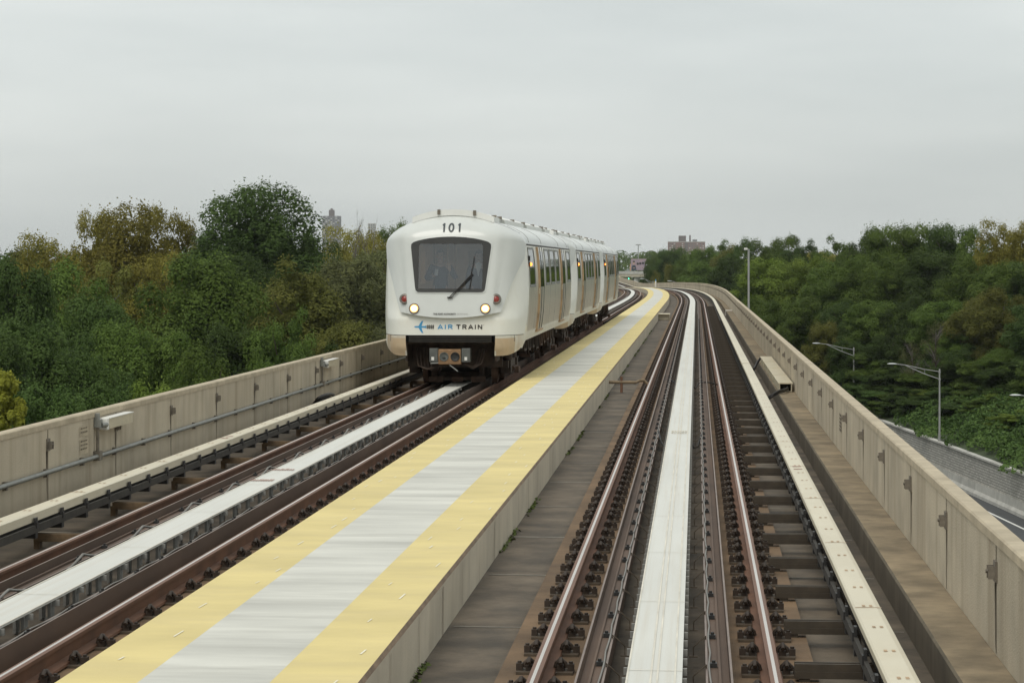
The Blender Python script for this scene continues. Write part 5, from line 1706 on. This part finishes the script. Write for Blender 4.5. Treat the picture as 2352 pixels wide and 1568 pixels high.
rng = np.random.default_rng(9)      # ground cover on the bank, in low mounds
cc = [(rng.uniform(110, 300), rng.uniform(0.6, 24)) for k in range(1500)]
P, Nn, S, T = [], [], [], []
for s, e in cc:
    x = wall_line(s) + e; r = rng.uniform(.8, 1.9); m = int(210 * r)
    v = rng.normal(size=(m, 3)); v /= np.linalg.norm(v, axis=1)[:, None]; v[:, 2] = np.abs(v[:, 2])
    p = np.array([x, s, gz(x, s) - .1]) + v * np.array([r, r, min(r * 1.25, .45 + e * .3)]); P.append(p)
    q = v * .7 + np.array([0, 0, .5]) + rng.normal(size=(m, 3)) * .5; Nn.append(q / np.linalg.norm(q, axis=1)[:, None]); S.append(rng.uniform(.10, .26, m)); T.append(np.clip(rng.normal(.35 + rng.uniform(-.35, .35), .2, m), 0, 1))
tag(mk('undergrowth', leaf_cloud(np.concatenate(P), np.concatenate(Nn), np.concatenate(S), np.concatenate(T), rng, 'undergrowth', LEAF['cool'])), 'low green undergrowth covering the bank above the stone wall', 'undergrowth', kind='stuff')


def woods(name, label, x0, x1, y0, y1, hmin, hmax, n, kind, seed):
    rng = np.random.default_rng(seed); P, Nn, S, T = [], [], [], []
    for k in range(n):
        c = np.array([rng.uniform(x0, x1), rng.uniform(y0, y1), -15 + rng.uniform(hmin, hmax)]); cr = rng.uniform(3, 6.5)
        m = 260
        v = rng.normal(size=(m, 3)); v /= np.linalg.norm(v, axis=1)[:, None]; v[:, 2] = np.abs(v[:, 2]) - .3
        p = c + v * cr * np.array([1, 1, .9]); P.append(p); q = v + np.array([0, 0, .5]) + rng.normal(size=(m, 3)) * .4; Nn.append(q / np.linalg.norm(q, axis=1)[:, None])
        S.append(rng.uniform(.5, 1.0, m)); T.append(np.clip(rng.normal(.4 + rng.uniform(-.2, .2), .2, m), 0, 1))
        P.append(c + np.array([0, 0, -1]) * np.linspace(4, 14, 14)[:, None] + rng.normal(size=(14, 3)) * 2); q = rng.normal(size=(14, 3)); Nn.append(q / np.linalg.norm(q, axis=1)[:, None]); S.append(np.full(14, 2.6)); T.append(np.full(14, .2))
    tag(mk(name, leaf_cloud(np.concatenate(P), np.concatenate(Nn), np.concatenate(S), np.concatenate(T), rng, name, LEAF[kind])), label, 'woods', kind='stuff')


woods('far_woods', 'far band of green treetops along the horizon behind the train and bridge', -330, 330, 1250, 1450, 16, 23, 330, 'mid', 61)
woods('far_woods', 'nearer dark band of far treetops behind the left wood', -190, -62, 420, 520, 11, 16.5, 260, 'dark', 62)
woods('far_woods', 'dark band of treetops deep inside the wood beyond the highway', 60, 330, 420, 560, 11, 17, 260, 'dark', 63)

# ------------------------------------------------------------------ highway wall, lamps, poles
rw = empty('retaining_wall', (wall_line(150), 150, -15)); tag(rw, 'rough grey block wall on a smooth concrete barrier beside the highway', 'retaining wall')
def along(mb, prof, s0, s1, step=6, mi=0):
    ss = [s0 + step * i for i in range(int((s1 - s0) / step) + 1)]; n = len(prof)
    vs = [(wall_line(s) + a, s, z) for s in ss for a, z in prof]
    mb.add(vs, [(i * n + k, i * n + (k + 1) % n, (i + 1) * n + (k + 1) % n, (i + 1) * n + k) for i in range(len(ss) - 1) for k in range(n)] + [tuple(range(n)), tuple(range(len(vs) - n, len(vs)))], mi)
B = MB(); along(B, [(0.16, -14.0), (.75, -14.0), (.75, -12.12), (.22, -12.12)], 40, 280)
o = B.build('block_face', M['stone'], rw); o.location = -Vector(rw.location)
B = MB(); along(B, [(.10, -12.117), (.85, -12.117), (.85, -11.97), (.10, -11.97)], 40, 280)
o = B.build('coping', M['barrier'], rw); o.location = -Vector(rw.location)
B = MB(); along(B, [(-.22, -15.05), (.155, -15.05), (.155, -13.98), (.02, -13.94), (-.03, -14.5), (-.20, -14.72)], 40, 280)
s = 43.0
while s < 280:
    x = wall_line(s); B.add([(x - .224, s, -14.93), (x - .224, s + .04, -14.93), (x - .034, s + .04, -14.48), (x - .034, s, -14.48)], [(0, 1, 2, 3)], 1); s += 6
o = B.build('barrier', [M['barrier'], M['ledge_side']], rw); o.location = -Vector(rw.location)


def street_lamp(base, height, reach, label, rz=0.0, scale=1.0):
    r = empty('street_lamp', base, rz); tag(r, label, 'street lamp', 'cobra head street lamps along the highway')
    B = MB(); B.tube([(0, 0, -.1), (0, 0, height)], [.10, .06], 10); B.tube([(0, 0, 0), (0, 0, .5)], .14, 10); B.lathe([(.07, 0), (.07, .06), (.03, .1)], Matrix.Translation((0, 0, height)), 10)
    B.build('pole', M['pole'], r)
    B = MB(); zt = height - .12; k = reach
    B.tube([(0, 0, zt), (-k * .30, 0, zt + .20), (-k * .62, 0, zt + .52), (-k * .82, 0, zt + .62)], .030, 8)
    B.tube([(0, 0, zt - .62), (-k * .30, 0, zt - .16), (-k * .55, 0, zt + .32), (-k * .66, 0, zt + .54)], .034, 8)
    B.tube([(-k * .28, 0, zt + .18), (-k * .28, 0, zt - .19)], .018, 6); B.box(-.08, .08, -.08, .08, zt - .10, zt + .06); B.box(-.08, .08, -.08, .08, zt - .70, zt - .54)
    B.build('arm', M['pole'], r)
    B = MB(); n = 12; prof = [(0, .05), (.12, .09), (.35, .13), (.62, .12), (.78, .05)]
    vs = []
    for u, w in prof:
        for j in range(n):
            a = 2 * math.pi * j / n; vs.append((-k * .82 - u + .05, w * math.cos(a), zt + .63 + w * (.55 if math.sin(a) > 0 else .42) * math.sin(a)))
    B.add(vs, [(i * n + j, i * n + (j + 1) % n, (i + 1) * n + (j + 1) % n, (i + 1) * n + j) for i in range(len(prof) - 1) for j in range(n)] + [tuple(range(n)), tuple(range(len(vs) - n, len(vs)))], 0, True)
    B.build('luminaire', M['lamp_glass'], r)
    return r


for (px, top, z, reach, lab) in ((2158, 850, 190, 4.3, 'largest grey street lamp, its pole rising from the stone wall, two arm bars'),
                                 (1961, 800, 234, 4.2, 'second grey street lamp, between the largest one and the parapet'),
                                 (1838, 781, 265, 4.2, 'grey street lamp mostly behind the parapet, only its arm top showing'),
                                 (2462, 925, 157, 4.2, 'street lamp whose bright head just enters at the right edge')):
    p = at(px, top, z); street_lamp((p.x, p.y, gz(p.x, p.y) if px < 2400 else -15), p.z - (gz(p.x, p.y) if px < 2400 else -15), reach, lab)
for (px, top, z, lab) in ((1500, 647, 400, 'far street lamp head over the far wall, left of the white signal post'), (1512, 650, 440, 'far street lamp head over the far wall, touching the white signal post'), (1564, 652, 400, 'far street lamp head over the far wall, right of the white signal post')):
    p = at(px, top, z); street_lamp((p.x, p.y, -15), p.z + 15, 2.0, lab)

p = at(1722.5, 572, 95); zb = .75
cp = empty('camera_pole', (WALL_R + .19, p.y, -.2)); tag(cp, 'thin grey pole with a small white camera on top, fixed to the right wall', 'camera pole')
H = p.z + .2
B = MB(); B.tube([(0, 0, 0), (0, 0, H)], .043, 10); B.box(-.07, .05, -.05, .05, .5, .56); B.box(-.07, .05, -.05, .05, .8, .86); B.build('pole', M['pole'], cp)
B = MB(); B.tube([(0, 0, H - .02), (-.08, -.05, H + .01)], .018, 6); B.box(-.19, -.05, -.14, .02, H - .03, H + .05); B.build('camera', M['white_plastic'], cp, bevel=.012)

# ------------------------------------------------------------------ the far distance
p0, p1_ = at(1380, 622, 820), at(1500, 622, 780)
def slab(mb, a, b, z0, z1, dep, mi=0):
    d = (b - a); d.z = 0; d.normalize(); nrm = Vector((-d.y, d.x, 0))
    q = [a, b, b + nrm * dep, a + nrm * dep]
    mb.add([(v.x, v.y, z) for z in (z0, z1) for v in q], [(3, 2, 1, 0), (4, 5, 6, 7), (0, 1, 5, 4), (1, 2, 6, 5), (2, 3, 7, 6), (3, 0, 4, 7)], mi)
a, b = at(1180, 622, 840), at(1640, 622, 760)
zt = a.z
ov = empty('overpass', (a.x, a.y, -15)); tag(ov, 'far pale concrete road bridge crossing behind the train and trees', 'bridge')
B = MB(); slab(B, a, b, zt - .9, zt, .4); o = B.build('parapet', M['barrier'], ov); o.location = -Vector(ov.location)
B = MB(); slab(B, a + Vector((0, .5, 0)), b + Vector((0, .5, 0)), zt - 1.9, zt - .95, 11); o = B.build('girder', M['walkside'], ov); o.location = -Vector(ov.location)
for f in (.1, .28, .46, .64, .82):
    c = a.lerp(b, f); B = MB(); B.box(c.x - 1, c.x + 1, c.y + 2, c.y + 9, -15.2, zt - 1.95); o = B.build('pier', M['barrier'], ov); o.location = -Vector(ov.location)

# billboard: a flat printed board on posts
bl, br_ = at(1449, 608, 900), at(1484, 608, 900)
W_ = (br_ - bl).length; c = (bl + br_) / 2
bb = empty('billboard', (c.x, c.y, -15), YAW); tag(bb, 'pale pink billboard with a man in a dark shirt, above the far bridge', 'billboard')
zb_, zt_ = at(1450, 620.5, 900).z + 15, at(1450, 594.5, 900).z + 15
B = MB(); B.box(-W_ / 2, W_ / 2, 0, .25, zb_, zt_); B.build('board', mat('poster_pink', (0.40, 0.29, 0.30), 0.7, var=0.0, col2=(0.29, 0.24, 0.31), vscale=.7), bb)
B = MB()
for k, x in enumerate((-.9, .1, 1.15)): B.lathe([(.45, 0), (.45, .02), (.27, .02), (.27, 0)], Matrix.Translation((x + .6, -.03, zt_ - 1.9 + .12 * k)) @ Matrix.Rotation(math.pi / 2, 4, 'X'), 16)
B.build('poster_lettering', M['ink'], bb)
B = MB()
def disc(x, z, rx, rz, mi, y=-.03, n=18): B.add([(x + rx * math.cos(2 * math.pi * k / n), y, z + rz * math.sin(2 * math.pi * k / n)) for k in range(n)], [tuple(range(n))], mi)
disc(-1.8, zt_ - 1.45, .42, .58, 0); disc(-1.8, zt_ - 1.08, .46, .34, 1, -.035); B.box(-1.95, -1.65, -.034, -.02, zt_ - 2.3, zt_ - 1.8, 0)
B.add([(-2.75, -.04, zb_), (-2.65, -.04, zb_ + 1.2), (-2.25, -.04, zb_ + 2.05), (-1.8, -.04, zb_ + 1.85), (-1.35, -.04, zb_ + 2.05), (-.95, -.04, zb_ + 1.2), (-.8, -.04, zb_)], [tuple(range(7))], 2)
B.box(-2.2, -1.3, -.06, -.042, zb_ + .75, zb_ + .95, 0)
B.build('poster_figure', [M['skin'], M['hair'], M['jacket']], bb, recalc=False)
B = MB(); B.box(-W_ / 2 - .35, -W_ / 2, -.02, .28, zb_ - .2, zb_ + 2.4); B.build('edge_panel', mat('poster_orange', (0.55, 0.30, 0.16), 0.7), bb)
for x in (-2.0, 0, 2.0):
    B = MB(); B.tube([(x, .4, -.3), (x, .4, zt_ - .2)], .16, 8); B.build('post', M['dark_steel'], bb)

p = at(1466, 562, 1000)
hm = empty('high_mast_lamp', (p.x, p.y, -15)); tag(hm, 'very tall thin mast with a ring of lamps above the far bridge', 'light mast')
Hm = p.z + 15
B = MB(); B.tube([(0, 0, -.2), (0, 0, Hm)], [.35, .16], 8); B.build('mast', M['pole'], hm)
for k in range(6):
    a = math.pi * k / 3; B = MB(); B.tube([(0, 0, Hm - .3), (.9 * math.cos(a), .9 * math.sin(a), Hm - .1)], .06, 5); B.box(.9 * math.cos(a) - .3, .9 * math.cos(a) + .3, .9 * math.sin(a) - .3, .9 * math.sin(a) + .3, Hm - .2, Hm + .15); B.build('floodlight', M['pole'], hm)

p = at(1506, 640, 345)
sp = empty('signal_post', (p.x, p.y, p.z - 1.3)); tag(sp, 'small white and yellow post with a blue top on the far curving wall', 'signal post')
B = MB(); B.box(-.10, .10, -.08, .08, 0, .95); B.build('case', M['white_plastic'], sp, bevel=.01)
B = MB(); B.box(-.17, -.102, -.08, .08, .45, .85); B.build('side_case', M['yellow'], sp)
B = MB(); B.box(-.06, .06, -.06, .06, .955, 1.22); B.build('cap', M['blue'], sp)
p = at(1444, 640, 425)
ts = empty('signal_light', (p.x, p.y, p.z - .75)); tag(ts, 'tiny green lit signal light by the far wall under the bridge', 'signal light')
B = MB(); B.tube([(0, 0, -.5), (0, 0, .55)], .05, 6); B.box(-.14, .14, -.02, .16, .5, 1.05); B.build('case', M['dark_steel'], ts)
B = MB(); B.lathe([(.10, 0), (.06, .05), (.01, .06)], Matrix.Translation((0, -.02, .75)) @ Matrix.Rotation(math.pi / 2, 4, 'X'), 12); B.build('lens', M['green_lamp'], ts)

# apartment towers
M['brick_far'] = mat('red_brick', (0.215, 0.125, 0.10), 0.9, var=0.1, vscale=.1)
M['brick_dark'] = mat('dark_brick', (0.13, 0.105, 0.095), 0.9)
M['grey_far'] = mat('grey_tower', (0.17, 0.165, 0.165), 0.9)
M['win_far'] = mat('far_window', (0.05, 0.055, 0.065), 0.25)
M['win_white'] = mat('far_window_blind', (0.52, 0.52, 0.50), 0.6)
M['win_frame'] = mat('far_window_band', (0.33, 0.32, 0.31), 0.7)


def window(root, x0, x1, z0, z1, light):
    B = MB(); B.box(x0, x1, -.12, .0, z0, z1); w = B.build('window', M['win_frame'], root)
    B = MB(); B.box(x0 + .25, x1 - .25, -.18, -.122, z0 + .2, z1 - .2); B.build('pane', M['win_white'] if light else M['win_far'], w)


zB = 3300.0
a = at(1535.5, 556, zB); H = a.z + 15; Wd = 84 * zB / F_PX
ab = empty('apartment_building', (a.x, a.y, -15), YAW); tag(ab, 'red brick apartment block with rooftop tower and chimney above the far trees', 'apartment building')
B = MB(); B.box(0, Wd, 0, 16, 0, H); B.build('wall', M['brick_far'], ab)
B = MB(); B.box(-.3, Wd + .3, -.3, 16.3, H + .01, H + .9); B.build('parapet', M['barrier'], ab)
B = MB(); B.box(Wd * .44, Wd * .54, -.6, -.01, H - 40, H - .1); B.build('recess_panel', M['brick_dark'], ab)
pz = lambda y: (HOR - y) * zB / F_PX + CAM_H + 15
B = MB(); B.box(Wd * .29, Wd * .48, 2, 12, H + .92, pz(541.3)); B.build('rooftop_tower', M['brick_dark'], ab)
B = MB(); B.box(Wd * .575, Wd * .615, 4, 7, H + .92, pz(540)); B.build('chimney', M['brick_dark'], ab)
B = MB(); B.box(Wd * .67, Wd * .79, 4, 10, H + .92, pz(550)); B.build('tank_room', M['grey_far'], ab)
rnd = random.Random(2)
for fl in range(8):
    z = H - 3.4 - fl * 2.95
    for x in (1.2, 4.4, 7.6, Wd * .41 - 2.4, Wd * .56, Wd * .63, Wd * .70, Wd * .77, Wd * .86, Wd * .93):
        window(ab, x, x + 2.0, z, z + 1.7, rnd.random() < .4)
zB = 4200.0
a = at(740.5, 496, zB); H = a.z + 15; Wd = 41 * zB / F_PX
tb = empty('apartment_tower', (a.x, a.y, -15), YAW); tag(tb, 'grey high rise tower with a dark rooftop block, right of the biggest tree', 'apartment tower')
B = MB(); B.box(0, Wd, 0, 25, 0, H); B.build('wall', M['grey_far'], tb)
pz = lambda y: (HOR - y) * zB / F_PX + CAM_H + 15
B = MB(); B.box(Wd * .35, Wd * .65, 4, 16, H, pz(482)); B.box(Wd * .44, Wd * .56, 6, 12, pz(482), pz(478.5)); B.build('rooftop_block', M['brick_dark'], tb)
for fl in range(14):
    for k in range(7):
        x = Wd * (.04 + .136 * k); z = H - 3.2 - fl * 2.9
        window(tb, x, x + 3.2, z, z + 1.9, rnd.random() < .25)
a = at(845, 513, zB); H = a.z + 15; Wd = 17 * zB / F_PX
tc_ = empty('apartment_tower', (a.x, a.y, -15), YAW); tag(tc_, 'smaller pale far tower between the bare twigs and the train', 'apartment tower')
B = MB(); B.box(0, Wd, 0, 20, 0, H); B.build('wall', M['barrier'], tc_)
for fl in range(6):
    for k in range(3): window(tc_, Wd * (.08 + .31 * k), Wd * (.08 + .31 * k) + 3, H - 3.4 - fl * 3, H - 1.5 - fl * 3, False)
# the house glimpsed between the left trees
a = at(268, 668, 205)
hs = empty('brick_house', (a.x, a.y + 2, -15), .25); tag(hs, 'pinkish brick house end glimpsed between the olive trees at the left', 'house')
Hh = a.z + 15
B = MB(); B.box(-1.5, 4.5, 0, 8, 0, Hh - 1.6); B.poly([(-1.5, 0, Hh - 1.6), (4.5, 0, Hh - 1.6), (1.5, 0, Hh + .6)], (0, 8, 0)); B.build('wall', mat('pink_brick', (0.42, 0.23, 0.17), 0.9, var=.15, vscale=2), hs)
B = MB(); B.poly([(-1.9, -.3, Hh - 1.75), (1.5, -.3, Hh + .72), (1.5, -.3, Hh + .95), (-2.0, -.3, Hh - 1.55)], (0, 8.6, 0)); B.poly([(4.9, -.3, Hh - 1.75), (1.5, -.3, Hh + .72), (1.5, -.3, Hh + .95), (5.0, -.3, Hh - 1.55)], (0, 8.6, 0)); B.build('roof', M['grey_far'], hs)
for x in (-.6, 2.2): window(hs, x, x + 1.2, Hh - 4.2, Hh - 2.6, True)

# ------------------------------------------------------------------ the air
hz = MB(); hz.box(-2600, 1900, -60, 5200, -16.5, 110)
hm_ = bpy.data.materials.new('haze'); hm_.use_nodes = True
N, L = hm_.node_tree.nodes, hm_.node_tree.links; N.clear()
ho = N.new("ShaderNodeOutputMaterial"); hv = N.new("ShaderNodeVolumePrincipled")
hv.inputs["Color"].default_value = (0.93, 0.97, 1.0, 1); hv.inputs["Density"].default_value = 0.00006; hv.inputs["Anisotropy"].default_value = 0.0
L.new(hv.outputs[0], ho.inputs["Volume"])
tag(hz.build('haze', hm_), kind='stuff')
